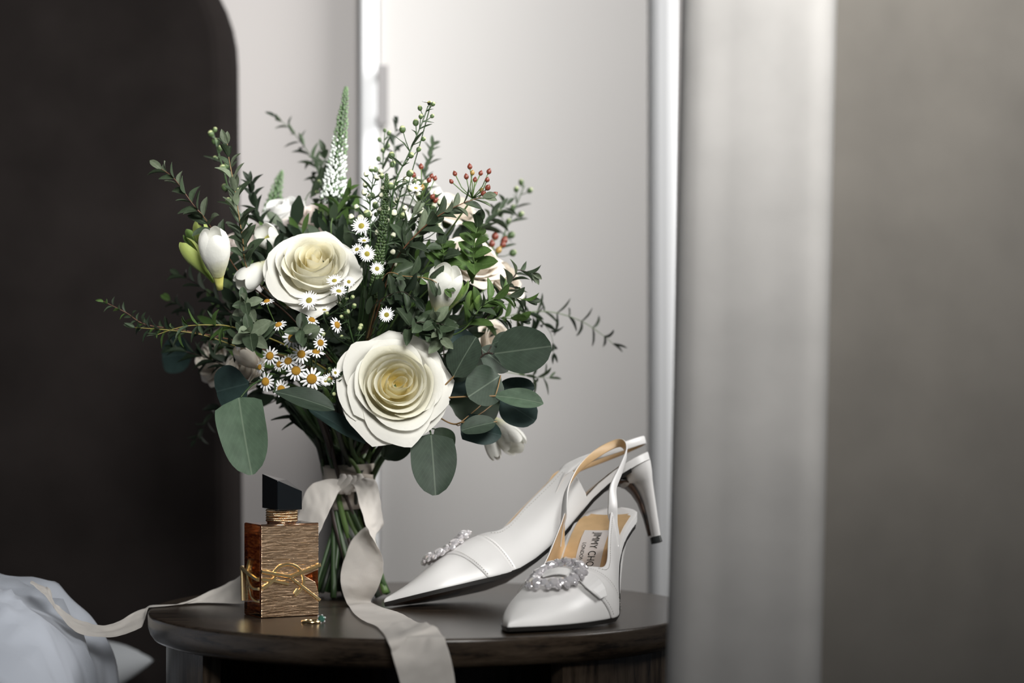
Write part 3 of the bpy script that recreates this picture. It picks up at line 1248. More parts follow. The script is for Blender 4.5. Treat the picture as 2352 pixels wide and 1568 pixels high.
    b.tube([T(ring_pt(2 * PI * k / 48)) for k in range(49)], 5.5 * kk, 8, cap=False)
    bk = b.build('buckle', 'silver', root)
    NCR = 18
    Rm = (MW.to_3x3() @ Matrix.Diagonal((1, side0, 1))).normalized()
    for k in range(NCR):
        a = 2 * PI * k / NCR
        p = ring_pt(a)
        nrm = (up + 0.006 * Vector((0, p.y, 0)) + 0.35 * (p - c0).normalized()).normalized()
        rad = 13.5 if k % 2 == 0 else 10.5
        pw = T(p + nrm * 4.5)
        nw = (T(p + nrm * 10) - T(p)).normalized()
        qd = nw.to_track_quat('Z', 'Y')
        obj('crystal', GEM_W, bk, Matrix.LocRotScale(pw, qd, Vector((rad * kk,) * 3)) @ Matrix.Rotation(rng.uniform(0, 1), 4, 'Z') @ Matrix.Rotation(rng.uniform(-.25, .25), 4, 'X'))
        # small side stones round the outer and inner rim
        for rr2 in (1.20, 0.80):
            p2 = ring_pt(a + PI / NCR, 52 * rr2, 45 * rr2)
            n2 = (nrm + (p2 - c0).normalized() * (0.6 if rr2 > 1 else -0.5)).normalized()
            n2w = (T(p2 + n2 * 10) - T(p2)).normalized()
            obj('crystal', GEM_W, bk, Matrix.LocRotScale(T(p2 + n2 * 1.5), n2w.to_track_quat('Z', 'Y'), Vector((7.5 * kk,) * 3)))
    # tab through the buckle, pointed end turned to the outer side
    b = MB()
    pts, nr, wd = [], [], []
    for q in range(0, 21):
        f = q / 20
        y = -22 + 114 * f
        # bulge over the middle, tuck under the far rim, end lying on the band
        lift = 7.5 + 4 * math.sin(min(1, f / 0.5) * PI)
        ph_y = min(abs(y) / 100.0, 0.985)
        phi = math.acos(ph_y ** (1 / 0.80)) if ph_y > 0 else PI / 2
        sd_ = 1 if y >= 0 else -1
        s = 178 + 20 * f
        p = sec_off(min(s, 236), max(phi, 0.30), sd_, lift)
        pts.append(T(p))
        nn = sec_off(min(s, 236), max(phi, 0.30), sd_, lift + 10)
        nr.append((T(nn) - T(p)).normalized())
        wd.append(lerp_tab([(0, 30), (.4, 30), (.62, 34), (.8, 52), (.93, 46), (1.0, 26)], f) * kk)
    pathstrip(b, pts, nr, wd, 3.2 * kk)
    b.build('buckle_tab', 'leather_white', root)
    # slingback strap
    b = MB()
    mid = [Vector(p) + Vector((0, cyo(p[0]), 0)) for p in strap_pts]
    base = {}
    for sd_ in (1, -1):
        base[sd_] = [sec_off(s_, math.radians(lerp_tab(PHI_T, s_)) - dp, sd_, -2.3) for s_, dp in (((450, 0.50), (453, 0.26), (456, 0.08)) if upright else ((420, 0.24), (437, 0.15), (452, 0.075)))]
    pts = catmull(base[-1] + mid + base[1][::-1], 6)
    nr = []
    for i, p in enumerate(pts):
        c = Vector((560, 0, p.z))
        v = p - c
        v.x *= 0.6
        nr.append((T(c + v * 2) - T(c + v)).normalized())
    nn_ = len(pts)
    wds = [lerp_tab([(0, 8), (6, 14), (12, 23), (18, 23), (26, 19), (99, 19)], min(i, nn_ - 1 - i)) * kk for i in range(nn_)]
    ths = [(3.2 if min(i, nn_ - 1 - i) > 19 else 1.4 + 1.8 * max(0, min(i, nn_ - 1 - i) - 10) / 9.0) * kk for i in range(nn_)]
    pathstrip(b, [T(p) for p in pts], nr, wds, ths, 0, 1)
    o = b.build('slingback_strap', ['leather_white', 'leather_tan'], root)
    mod(o, 'WELD', merge_threshold=0.00005)
    return root, T


def shoe_matrix(toe, yaw, pitch, roll, k):
    Rz = Matrix.Rotation(yaw, 4, 'Z')
    Ry = Matrix.Rotation(-pitch, 4, 'Y')
    Rx = Matrix.Rotation(roll, 4, 'X')
    return Matrix.Translation(toe) @ Rz @ Ry @ Rx @ Matrix.Scale(k, 4)


KS = 0.242 / 661 * 1.02


def settle(mat, lateral):
    """lift the shoe so its lowest sole point rests on the table"""
    lo = 9
    for s in range(-3, 600, 6):
        w = (lerp_tab(W_T, s) if s > 0 else 2) + 2
        for a in (-1, 1):
            lo = min(lo, (mat @ Vector((s, ((w - 2) * a + cyo(s)) * lateral, lerp_tab(Z_T, s) - 8))).z)
    lo = min(lo, (mat @ Vector((632, 0, 0))).z)
    return Matrix.Translation((0, 0, 0.0002 - lo)) @ mat


MA = settle(shoe_matrix((-0.0321, -0.0082, 0.0003), math.radians(13), math.radians(11.3), math.radians(-12.9), KS), 1)
strapA = [(478, -56, 206), (520, -58, 214), (596, -48, 224), (645, -30, 231), (664, 0, 234), (645, 30, 231), (596, 48, 224), (520, 58, 214), (478, 56, 206)]
MBm = settle(shoe_matrix((0.0695, -0.1958, 0.0), math.radians(68.3), 0.0, math.radians(-1.5), KS), -1)
strapB = [(464, -55, 222), (486, -52, 258), (540, -38, 300), (600, -8, 335), (638, 22, 350), (608, 46, 332), (545, 54, 296), (490, 51, 258), (464, 55, 222)]
shoeA, TA = make_shoe(MA, 1, 'white slingback heel propped up sideways with its dark sole showing', strapA, False)
shoeB, TB = make_shoe(MBm, -1, 'white pointed slingback heel standing upright with tan lining and printed insole label', strapB, True, True)
# ------------------------------------------------------------------ bouquet
KN = P(800, 1112, 2.075)             # where the ribbon binds the stems
bq = empty('bouquet', G(812, 1370), 'hand-tied bouquet of white roses, daisies and eucalyptus standing on its stems', 'bouquet')
D0 = 2.07


def dome(px, py, off=0.0):
    q = 1 - ((px - 820) / 390.0) ** 2 - ((py - 730) / 310.0) ** 2
    return D0 - 0.145 * math.sqrt(max(0.0, q)) + off


def frame(x, z):
    """rotation with X along x and Z as close to z as possible"""
    x = Vector(x).normalized()
    z = Vector(z)
    z = z - x * z.dot(x)
    if z.length < 1e-6:
        z = x.orthogonal()
    z.normalize()
    y = z.cross(x)
    return Matrix((x, y, z)).transposed()


# --- leaf meshes: unit length along +X, unit width, a folded and curved blade
def leaf_mesh(name, mat, outline, rows=9, cols=5, fold=0.12, bend=0.10, wave=0.0, petiole=0.0, seed=0):
    r = random.Random(seed)
    vs_, fs_ = [], []
    for i in range(rows):
        t = i / (rows - 1)
        w = outline(t)
        for j in range(cols):
            a = -1 + 2 * j / (cols - 1)
            y = 0.5 * w * a
            z = fold * abs(a) ** 1.3 * w - bend * (t - 0.3) ** 2 * 1.6
            z += wave * math.sin(t * 9 + a * 2 + seed) * abs(a)
            vs_.append(Vector((t, y * (1 + 0.03 * math.sin(7 * t + seed + a)), z)))
    for i in range(rows - 1):
        for j in range(cols - 1):
            k = i * cols + j
            fs_.append((k, k + cols, k + cols + 1, k + 1))
    return mesh(name, vs_, fs_, mat)


def o_lance(t):
    return max(0.02, (math.sin(PI * t ** 0.85)) ** 0.8 * (1.0 if t < .99 else 0.3))


def o_oval(t):
    return max(0.03, math.sin(PI * min(1, t * 0.985 + 0.01)) ** 0.62)


def o_round(t):
    if t < 0.06:
        return 0.05 + t * 3
    return max(0.04, math.sqrt(max(0, 1 - ((t - 0.53) / 0.475) ** 2)) ** 0.92)


def o_heart(t):           # broad at the base, drawn-out blunt tip
    w = max(0.0, 1 - (abs(t - 0.37) / 0.645) ** 2.3) ** 0.55 * min(1.0, (max(t, 0.002) / 0.13) ** 0.55)
    return max(0.05, w if t < 0.995 else 0.14)


def o_egg(t):             # broad towards the tip
    return max(0.05, (math.sin(PI * t ** 1.25)) ** 0.6)


def o_line(t):
    return max(0.05, math.sin(PI * (0.08 + 0.9 * t)) ** 0.6)


LM = {}
for mat in ('leaf_euc', 'leaf_pale', 'leaf_dark', 'leaf_bright'):
    for nm, fn in (('lance', o_lance), ('oval', o_oval), ('line', o_line)):
        LM[(mat, nm)] = [leaf_mesh('leaf', mat, fn, 8, 5, 0.10 + 0.05 * k, 0.08 + 0.1 * k, 0.01, seed=k) for k in range(2)]


def put_leaf(parent, base, dirv, nrm, length, width, mat='leaf_euc', shape='oval', name='leaf', me=None):
    if me is None:
        me = rng.choice(LM[(mat, shape)])
    R = frame(dirv, nrm).to_4x4()
    Mx = Matrix.Translation(base) @ R @ Matrix.Diagonal((length, width, length, 1))
    return obj(name, me, parent, Mx)


def stem_to_core(p):
    return [P(815, 890, 2.07), Vector(p).lerp(P(815, 890, 2.07), 0.4) + Vector((0, 0.006, 0.006))]


def sprig(pts, n, L, asp=0.45, mat='leaf_euc', shape='oval', stem='stem_red', sr=1.6, ang=50, start=0.0, seed=0, name='eucalyptus_sprig', tip=True, mix=None, grow=0.6, label=None, face=0.6):
    """stem through photo pixels (px, py, distance) carrying opposite pairs of leaves"""
    r = random.Random(seed)
    L *= 1.28
    n = int(n * 1.45 + .5)
    asp *= 1.12
    W = [P(*p) for p in pts]
    d = sum(p[2] for p in pts) / len(pts)
    core = stem_to_core(W[0])
    path = catmull([core[0], core[1]] + W, 8)
    vis = catmull(W, 12)
    b = MB()
    N = len(path)
    b.tube(path, [S(sr, d) * (1.15 - 0.75 * i / (N - 1)) for i in range(N)], 6)
    so = b.build(name, stem, bq)
    if label:
        so['label'] = label
    camd = Vector((0, -1, 0.1))
    acc = [0]
    for i in range(1, len(vis)):
        acc.append(acc[-1] + (vis[i] - vis[i - 1]).length)
    roll = r.uniform(0, PI)
    for k in range(n):
        f = start + (1 - start) * (k + 0.15) / n
        tgt = f * acc[-1]
        i = max(1, next((q for q in range(len(acc)) if acc[q] >= tgt), len(acc) - 1))
        p = vis[i]
        T = (vis[min(i + 1, len(vis) - 1)] - vis[i - 1]).normalized()
        side = T.cross(camd).normalized()
        oth = T.cross(side)
        roll += PI / 2 + r.uniform(-.3, .3)
        Nn = side * math.cos(roll) * 1.0 + oth * math.sin(roll) * 0.8
        Nn.normalize()
        sz = (1 - (1 - grow) * f)
        for sg in (1, -1):
            if r.random() < 0.06:
                continue
            a = math.radians(ang + r.uniform(-14, 14))
            dv = (T * math.cos(a) + Nn * sg * math.sin(a)).normalized()
            nr = T * math.sin(a) - Nn * sg * math.cos(a) + camd * face + Vector((r.uniform(-.3, .3), 0, r.uniform(0, .4)))
            ln = S(L, d) * sz * r.uniform(0.8, 1.15)
            mm = mat if (mix is None or r.random() > 0.3) else mix
            put_leaf(so, p + dv * S(1.5, d), dv, nr, ln, ln * asp * r.uniform(0.85, 1.15), mm, shape)
    if tip:
        T = (vis[-1] - vis[-3]).normalized()
        for q in range(2):
            dv = (T + Vector((r.uniform(-.5, .5), r.uniform(-.3, .1), r.uniform(-.5, .5)))).normalized()
            ln = S(L, d) * grow * r.uniform(0.7, 0.95)
            put_leaf(so, vis[-1], dv, camd + Vector((r.uniform(-.4, .4), 0, .3)), ln, ln * asp, mix or mat, shape)
    return so


# --- roses
def petal(r, R, H, z0, span, th, curl, cup, pt, open_, nu=17, nv=13):
    """one petal in the rose's own unit space (radius 1, axis z)"""
    ph = r.uniform(0, 6)
    tl = r.uniform(-0.07, 0.07)
    ex_ = 1 + 0.16 * max(0.0, 1 - R / 0.62)
    sx_, sy_ = r.uniform(-.022, .022), r.uniform(-.022, .022)
    rows = []
    for i in range(nv):
        v = i / (nv - 1)
        row = []
        for j in range(nu):
            u = -1 + 2 * j / (nu - 1)
            # outline: full, slightly pointed top
            top = 1 - 0.20 * abs(u) ** 3.6 + pt * max(0, 1 - abs(u - .25 * math.sin(ph)) * 2.6) ** 1.5 + 0.03 * math.sin(3.1 * u + ph)
            vv = v * top
            wid = span * (0.42 + 0.58 * math.sin(min(1.0, v * 1.25) * PI / 2))
            a = th + u * wid
            rad = R * (cup + (1 - cup) * (1 - (1 - min(1, vv)) ** 2.2)) * (0.35 + 0.65 * min(1, (vv / 0.28)) ** 0.6 if vv < 0.28 else 1.0)
            rad *= 1 + 0.075 * u * (0.6 + 0.4 * abs(u))
            z = z0 + H * (vv ** open_)
            q = max(0, (vv - 0.68) / 0.32)
            rad += R * curl * q * q
            z -= H * curl * 0.75 * q ** 2.4
            rad += 0.034 * math.sin(2.6 * u + ph * 2) * q
            z += 0.020 * math.sin(5 * u + ph) * q
            z += tl * u * vv
            row.append(Vector((rad * math.cos(a) * ex_ + sx_, rad * math.sin(a) / ex_ + sy_, z)))
        rows.append(row)
    return rows


ROSE_LAYERS = [  # n, R, H, z0, span deg, curl, cup, point, open, material index
    (2, 0.105, 0.66, 0.02, 116, -0.05, 0.90, 0.02, 1.0, 2),
    (3, 0.205, 0.715, 0.02, 86, 0.02, 0.90, 0.03, 1.0, 2),
    (3, 0.310, 0.745, 0.01, 84, 0.04, 0.88, 0.02, 1.0, 2),
    (3, 0.420, 0.745, 0.00, 82, 0.06, 0.87, 0.04, 1.0, 1),
    (4, 0.525, 0.710, -0.02, 66, 0.08, 0.85, 0.03, 1.0, 1),
    (4, 0.625, 0.655, -0.04, 64, 0.12, 0.82, 0.05, 1.0, 1),
    (4, 0.720, 0.570, -0.06, 62, 0.16, 0.76, 0.04, 0.95, 0),
    (5, 0.820, 0.445, -0.08, 53, 0.21, 0.65, 0.06, 0.88, 0),
    (5, 0.920, 0.260, -0.10, 51, 0.18, 0.52, 0.08, 0.80, 0),
]


def rose(center, axis, radius, seed, mats=('petal_rim', 'petal_mid', 'petal_core'), layers=ROSE_LAYERS, spin=0.0, label=None, squash=1.0, name='rose'):
    r = random.Random(seed)
    axis = Vector(axis).normalized()
    q = axis.to_track_quat('Z', 'Y').to_matrix().to_4x4()
    Mx = Matrix.Translation(center) @ q @ Matrix.Rotation(spin, 4, 'Z') @ Matrix.Diagonal((radius, radius * squash, radius, 1))
    # calyx and hip as the part's own mesh
    prof = [(0.02, -0.42), (0.10, -0.40), (0.17, -0.30), (0.20, -0.18), (0.24, -0.10), (0.10, -0.06), (0.01, -0.05)]
    vs_, fs_ = [], []
    n = 12
    for rr2, z in prof:
        vs_ += [Vector((rr2 * math.cos(2 * PI * k / n), rr2 * math.sin(2 * PI * k / n), z)) for k in range(n)]
    for i in range(len(prof) - 1):
        for k in range(n):
            fs_.append((i * n + k, i * n + (k + 1) % n, (i + 1) * n + (k + 1) % n, (i + 1) * n + k))
    ro = obj(name, mesh(name, vs_, fs_, 'stem_light'), bq, Mx)
    if label:
        ro['label'] = label
    th = r.uniform(0, 6)
    for li, (n, R, H, z0, sp, cu, cup, pt, op, mi) in enumerate(layers):
        th += r.uniform(0.4, 0.9)
        for k in range(n):
            a = th + 2 * PI * k / n + r.uniform(-.12, .12)
            rows = petal(r, R * r.uniform(0.93, 1.06), H * r.uniform(0.92, 1.05), z0, math.radians(sp) * r.uniform(0.92, 1.08), a,
                         cu + r.uniform(-.04, .06), cup, pt * r.uniform(0, 1.6), op)
            sh = Vector((0.05, -0.03, 0)) * max(0.0, 1 - R / 0.55)
            g = MB()
            g.grid([[v + sh for v in row] for row in rows])
            obj('petal', mesh('petal', g.v, g.f, mats[mi]), ro, Mx)
    return ro


R1 = P(902, 893, 1.935)
rose(R1 + Vector((0, 0.012, 0)), (0.16, -0.95, 0.26), S(118, 1.93), 11, spin=0.4, squash=1.04, label='large open white rose with creamy centre above the ribbon')
R2 = P(716, 632, 1.955)
rose(R2 + Vector((0, 0.015, 0)), (0.08, -0.80, 0.60), S(106, 1.95), 23, spin=1.1, label='open white rose tilted upward with yellow cream heart')
BACK = [ROSE_LAYERS[i] for i in (0, 1, 2, 3, 5, 6, 7)]
rose(P(727, 528, 2.10), (0.0, -0.45, 0.9), S(72, 2.1), 31, ('petal_blush', 'petal_blush', 'petal_blush'), BACK, label='pale blush rose at the back')
rose(P(1075, 615, 2.06), (0.35, -0.6, 0.7), S(78, 2.06), 37, ('petal_cream',) * 3, BACK, label='cream rose half hidden by leaves')
rose(P(1140, 650, 2.09), (0.6, -0.5, 0.6), S(62, 2.09), 38, ('petal_cream',) * 3, BACK, label='cream rose half hidden by leaves')
rose(P(575, 850, 2.03), (-0.6, -0.7, 0.2), S(62, 2.03), 41, ('petal_cream',) * 3, BACK, label='cream rose tucked low among the leaves')
rose(P(505, 825, 2.10), (-0.8, -0.5, 0.1), S(62, 2.10), 43, ('petal_cream',) * 3, BACK, label='cream rose tucked low among the leaves')
rose(P(655, 505, 2.12), (-0.4, -0.4, 0.8), S(62, 2.12), 47, ('petal_white',) * 3, BACK, label='white bloom at the back')
rose(P(560, 580, 2.10), (-0.6, -0.5, 0.6), S(64, 2.1), 49, ('petal_blush',) * 3, BACK, label='blush bloom behind the freesia')
rose(P(960, 470, 2.13), (0.2, -0.4, 0.9), S(74, 2.13), 53, ('petal_white',) * 3, BACK, label='white bloom at the back')
rose(P(1030, 500, 2.14), (0.3, -0.4, 0.9), S(66, 2.14), 59, ('petal_cream',) * 3, BACK, label='cream bloom at the back')
rose(P(1120, 800, 2.07), (0.8, -0.5, 0.2), S(66, 2.07), 61, ('petal_cream',) * 3, BACK, label='cream bloom behind the eucalyptus leaves')


# --- freesia: slender trumpet of overlapping tepals
def freesia(base, tip, width, seed, mats=('petal_freesia', 'freesia_base'), n=5, name='freesia_bud', open_=0.0, label=None):
    r = random.Random(seed)
    base, tip = Vector(base), Vector(tip)
    L = (tip - base).length
    q = (tip - base).normalized().to_track_quat('Z', 'Y').to_matrix().to_4x4()
    Mx = Matrix.Translation(base) @ q @ Matrix.Scale(L, 4)
    wr = width / L * 0.5
    prof = [(0.00, 0.20), (0.10, 0.26), (0.22, 0.36), (0.34, 0.55), (0.46, 0.74), (0.58, 0.84)]
    vs_, fs_ = [], []
    m = 12
    for z, f in prof:
        vs_ += [Vector((wr * f * math.cos(2 * PI * k / m), wr * f * math.sin(2 * PI * k / m), z)) for k in range(m)]
    for i in range(len(prof) - 1):
        for k in range(m):
            fs_.append((i * m + k, i * m + (k + 1) % m, (i + 1) * m + (k + 1) % m, (i + 1) * m + k))
    fs_.append(tuple(range(m))[::-1])
    o = obj(name, mesh(name, vs_, fs_, mats[1]), bq, Mx)
    if label:
        o['label'] = label
    t0 = r.uniform(0, 6)
    for k in range(n):
        th = t0 + 2 * PI * k / n
        rows = []
        lay = 0.93 + 0.07 * (k % 2)
        for i in range(11):
            v = i / 10
            row = []
            for j in range(7):
                u = -1 + 2 * j / 6
                zz = 0.24 + (0.76 - 0.05 * r.random() * 0) * v * (1 - 0.07 * u * u - 0.04 * (k % 2))
                f = lerp_tab([(0.0, 0.40), (0.24, 0.42), (0.42, 0.74), (0.62, 0.98), (0.80, 1.0 + open_), (0.92, 0.84 + 1.5 * open_), (1.0, 0.52 + 2 * open_)], zz)
                sp = 1.0 * (1 - 0.42 * max(0, v - 0.6) / 0.4)
                rad = wr * f * lay * (1 + 0.05 * math.cos(u * 3))
                a = th + u * sp
                row.append(Vector((rad * math.cos(a), rad * math.sin(a), zz)))
            rows.append(row)
        g = MB()
        g.grid(rows)
        obj('tepal', mesh('tepal', g.v, g.f, mats[0]), o, Mx)
    return o


freesia(P(505, 664, 1.95), P(487, 526, 1.925), S(74, 1.93), 3, label='closed white freesia bud on the outer edge')
freesia(P(492, 648, 1.955), P(418, 552, 1.95), S(46, 1.95), 5, ('petal_green', 'petal_green'), 3, label='yellow-green freesia bud')
freesia(P(480, 610, 1.985), P(455, 508, 1.99), S(40, 1.98), 7, ('petal_green', 'petal_leafgreen'), 3, label='green freesia bud')
freesia(P(475, 600, 2.0), P(428, 530, 2.01), S(34, 1.98), 9, ('petal_leafgreen', 'petal_leafgreen'), 3, label='small leaf-green freesia bud')
freesia(P(1000, 740, 1.95), P(1030, 615, 1.925), S(72, 1.93), 13, n=5, open_=0.12, label='white freesia opening beside a green bud')
freesia(P(1022, 722, 1.96), P(1066, 640, 1.94), S(42, 1.95), 15, ('petal_leafgreen', 'petal_green'), 3, label='green freesia bud')
freesia(P(1070, 735, 1.97), P(1092, 668, 1.95), S(36, 1.95), 17, ('petal_leafgreen', 'petal_leafgreen'), 3, label='green freesia bud')
freesia(P(1085, 650, 1.99), P(1082, 592, 1.97), S(30, 1.95), 19, ('petal_leafgreen', 'petal_leafgreen'), 3, label='green freesia bud')
freesia(P(1105, 960, 2.04), P(1142, 1056, 2.03), S(34, 2.03), 21, label='white freesia bud hanging low')
freesia(P(1110, 945, 2.06), P(1192, 1030, 2.03), S(58, 2.03), 22, open_=0.10, label='white freesia hanging low')
freesia(P(640, 590, 2.0), P(548, 655, 1.98), S(56, 1.99), 25, open_=0.1, label='white freesia beside the tilted rose')
freesia(P(650, 585, 2.03), P(600, 530, 2.0), S(52, 2.0), 27, open_=0.12, label='white freesia behind the tilted rose')
freesia(P(600, 850, 2.0), P(545, 800, 1.97), S(44, 1.98), 29, ('petal_cream', 'freesia_base'), label='cream bud low beside the chamomile')


# --- chamomile (orange dome, separate white rays) and aster (fine rays)
def disc_mesh(name, mat, h, R=1.0):
    vs_, fs_ = [], []
    n = 14
    for i in range(5):
        a = PI / 2 * i / 4
        rr2 = math.cos(a) * R
        vs_ += [Vector((max(rr2, .02) * math.cos(2 * PI * k / n), max(rr2, .02) * math.sin(2 * PI * k / n), h * math.sin(a))) for k in range(n)]
    for i in range(4):
        for k in range(n):
            fs_.append((i * n + k, i * n + (k + 1) % n, (i + 1) * n + (k + 1) % n, (i + 1) * n + k))
    fs_.append(tuple(range(n))[::-1])
    return mesh(name, vs_, fs_, mat)


DISC_O = disc_mesh('chamomile_flower', 'disc_orange', 0.75)
DISC_Y = disc_mesh('aster_flower', 'disc_yellow', 0.45, 0.74)
RAY = leaf_mesh('petal', 'ray_white', lambda t: max(0.30, math.sin(PI * (0.10 + 0.82 * t)) ** 0.5), 6, 5, -0.06, 0.12)
rays = []
g = MB()
for k in range(22):
    a = 2 * PI * k / 22
    for i in range(1):
        L = 1.55 + 0.25 * math.sin(k * 5.1)
        w = 0.17
        ca, sa = math.cos(a), math.sin(a)
        rows = []
        for t, ww in ((0.55, .5), (0.9, .9), (1.4, 1.0), (2.0, .8), (2.35, .25)):
            rad = t * (0.92 + 0.10 * math.sin(k * 3.3))
            rows.append([Vector((rad * ca - s_ * w * ww * sa, rad * sa + s_ * w * ww * ca, 0.10 + 0.16 * (t - 0.55) * (1 + 0.5 * math.sin(k * 2.3)) - (0.05 if s_ == 0 else 0))) for s_ in (-1, 0, 1)])
        g.grid(rows)
ASTER_RAYS = mesh('rays', g.v, g.f, 'ray_white')


def flower_matrix(p, axis, r):
    return Matrix.Translation(p) @ Vector(axis).normalized().to_track_quat('Z', 'Y').to_matrix().to_4x4() @ Matrix.Rotation(rng.uniform(0, 6), 4, 'Z') @ Matrix.Scale(r, 4)


def thin_stem(p, axis, to, r=1.3, mat='stem_green', parent=None, name='flower_stem'):
    p = Vector(p)
    axis = Vector(axis).normalized()
    b = MB()
    to = Vector(to)
    mid = p - axis * 0.012 + (to - p) * 0.35
    b.tube(catmull([p - axis * 0.0004, p - axis * 0.008, mid, to], 5), S(r, 1.95), 5)
    return b.build(name, mat, parent or bq)


def chamomile(px, py, r, axis, d=None, n=14):
    d = d or dome(px, py, -0.006)
    p = P(px, py, d)
    Mx = flower_matrix(p, axis, S(r, d) * 0.42)
    o = obj('chamomile_flower', DISC_O, bq, Mx)
    for k in range(n):
        a = 2 * PI * k / n + rng.uniform(-.08, .08)
        dv = Vector((math.cos(a), math.sin(a), rng.uniform(-.28, 0.05)))
        L = 1.5 * rng.uniform(0.9, 1.08)
        Ml = Mx @ Matrix.Translation(Vector((math.cos(a), math.sin(a), 0.05)) * 0.82) @ frame(dv, (0, 0, 1)).to_4x4() @ Matrix.Diagonal((L, 0.50 * rng.uniform(.85, 1.1), L, 1))
        obj('petal', RAY, o, Ml)
    thin_stem(p, axis, P(720, 900, 2.04), 1.3, 'stem_light', o, 'stem')
    return o


CH = [(620, 817, 23, (-.35, -.9, .1)), (610, 876, 24, (-.45, -.85, -.05)), (646, 893, 22, (-.1, -.9, -.25)), (692, 813, 23, (-.05, -.95, .2)),
      (680, 851, 26, (.1, -.95, .05)), (716, 870, 29, (.1, -1, -.05)), (736, 787, 19, (.5, -.8, .1)), (726, 808, 22, (.1, -.45, .85)),
      (722, 758, 24, (.2, -.6, .75)), (672, 776, 26, (-.1, -.9, .3)), (662, 829, 22, (-.2, -.8, .4)), (640, 746, 20, (-.3, -.5, .75)),
      (613, 692, 18, (-.2, -.35, .9)), (774, 746, 20, (.75, -.6, .25)), (642, 836, 19, (-.4, -.8, .2)), (597, 843, 16, (-.7, -.6, .1)),
      (547, 790, 16, (-.8, -.5, .1)), (758, 870, 15, (.3, -.9, .1)), (716, 735, 20, (.3, -.5, .8))]
for px, py, r_, ax_ in CH:
    chamomile(px, py, r_, ax_)


def aster(px, py, r, axis, d=None, parent=None):
    d = d or dome(px, py, -0.008)
    p = P(px, py, d)
    Mx = flower_matrix(p, axis, S(r, d) * 0.45)
    o = obj('aster_flower', DISC_Y, parent or bq, Mx)
    if parent is None:
        obj('rays', ASTER_RAYS, o, Mx)
        thin_stem(p, axis, P(815, 800, 2.05), 1.3, 'stem_green', o, 'stem')
    return o


AS = [(830, 519, 23, (-.2, -.9, .35)), (843, 583, 20, (.1, -.95, .1)), (866, 617, 17, (.1, -.95, .25)), (888, 723, 19, (-.1, -.95, .25)),
      (710, 690, 24, (-.2, -.85, .4)), (768, 645, 19, (-.1, -.7, .7)), (801, 647, 14, (.2, -.95, .1)), (778, 669, 20, (.1, -.6, .75)),
      (820, 573, 17, (-.4, -.7, .5)), (836, 553, 15, (0, -.5, .8)), (748, 874, 14, (.1, -.9, .2)), (770, 856, 12, (.5, -.8, .2)), (745, 712, 15, (0, -.4, .9)),
      (985, 236, 17, (.05, -.15, 1.0)), (955, 432, 15, (.2, -.6, .6)), (947, 503, 15, (.1, -.8, .4))]
for i, (px, py, r_, ax_) in enumerate(AS):
    aster(px, py, r_, ax_, d=1.97 if py < 300 else (1.99 if py < 510 and px > 900 else None))


# --- aster spikes with closed buds
def bud_mesh(name, mats, cup=4):
    prof = [(0.15, -1.0), (0.6, -0.8), (0.95, -0.2), (0.95, 0.3), (0.80, 0.6), (0.75, 0.85), (0.45, 1.15), (0.05, 1.2)]
    vs_, fs_, fm = [], [], []
    n = 10
    for rr2, z in prof:
        vs_ += [Vector((rr2 * math.cos(2 * PI * k / n), rr2 * math.sin(2 * PI * k / n), z)) for k in range(n)]
    for i in range(len(prof) - 1):
        for k in range(n):
            fs_.append((i * n + k, i * n + (k + 1) % n, (i + 1) * n + (k + 1) % n, (i + 1) * n + k))
            fm.append(0 if i < cup else 1)
    return mesh(name, vs_, fs_, mats, True, fm)


BUD = bud_mesh('bud', ['bud_green', 'bud_pale'])
BUDC = bud_mesh('bud', ['bud_green', 'bud_cream'], 2)


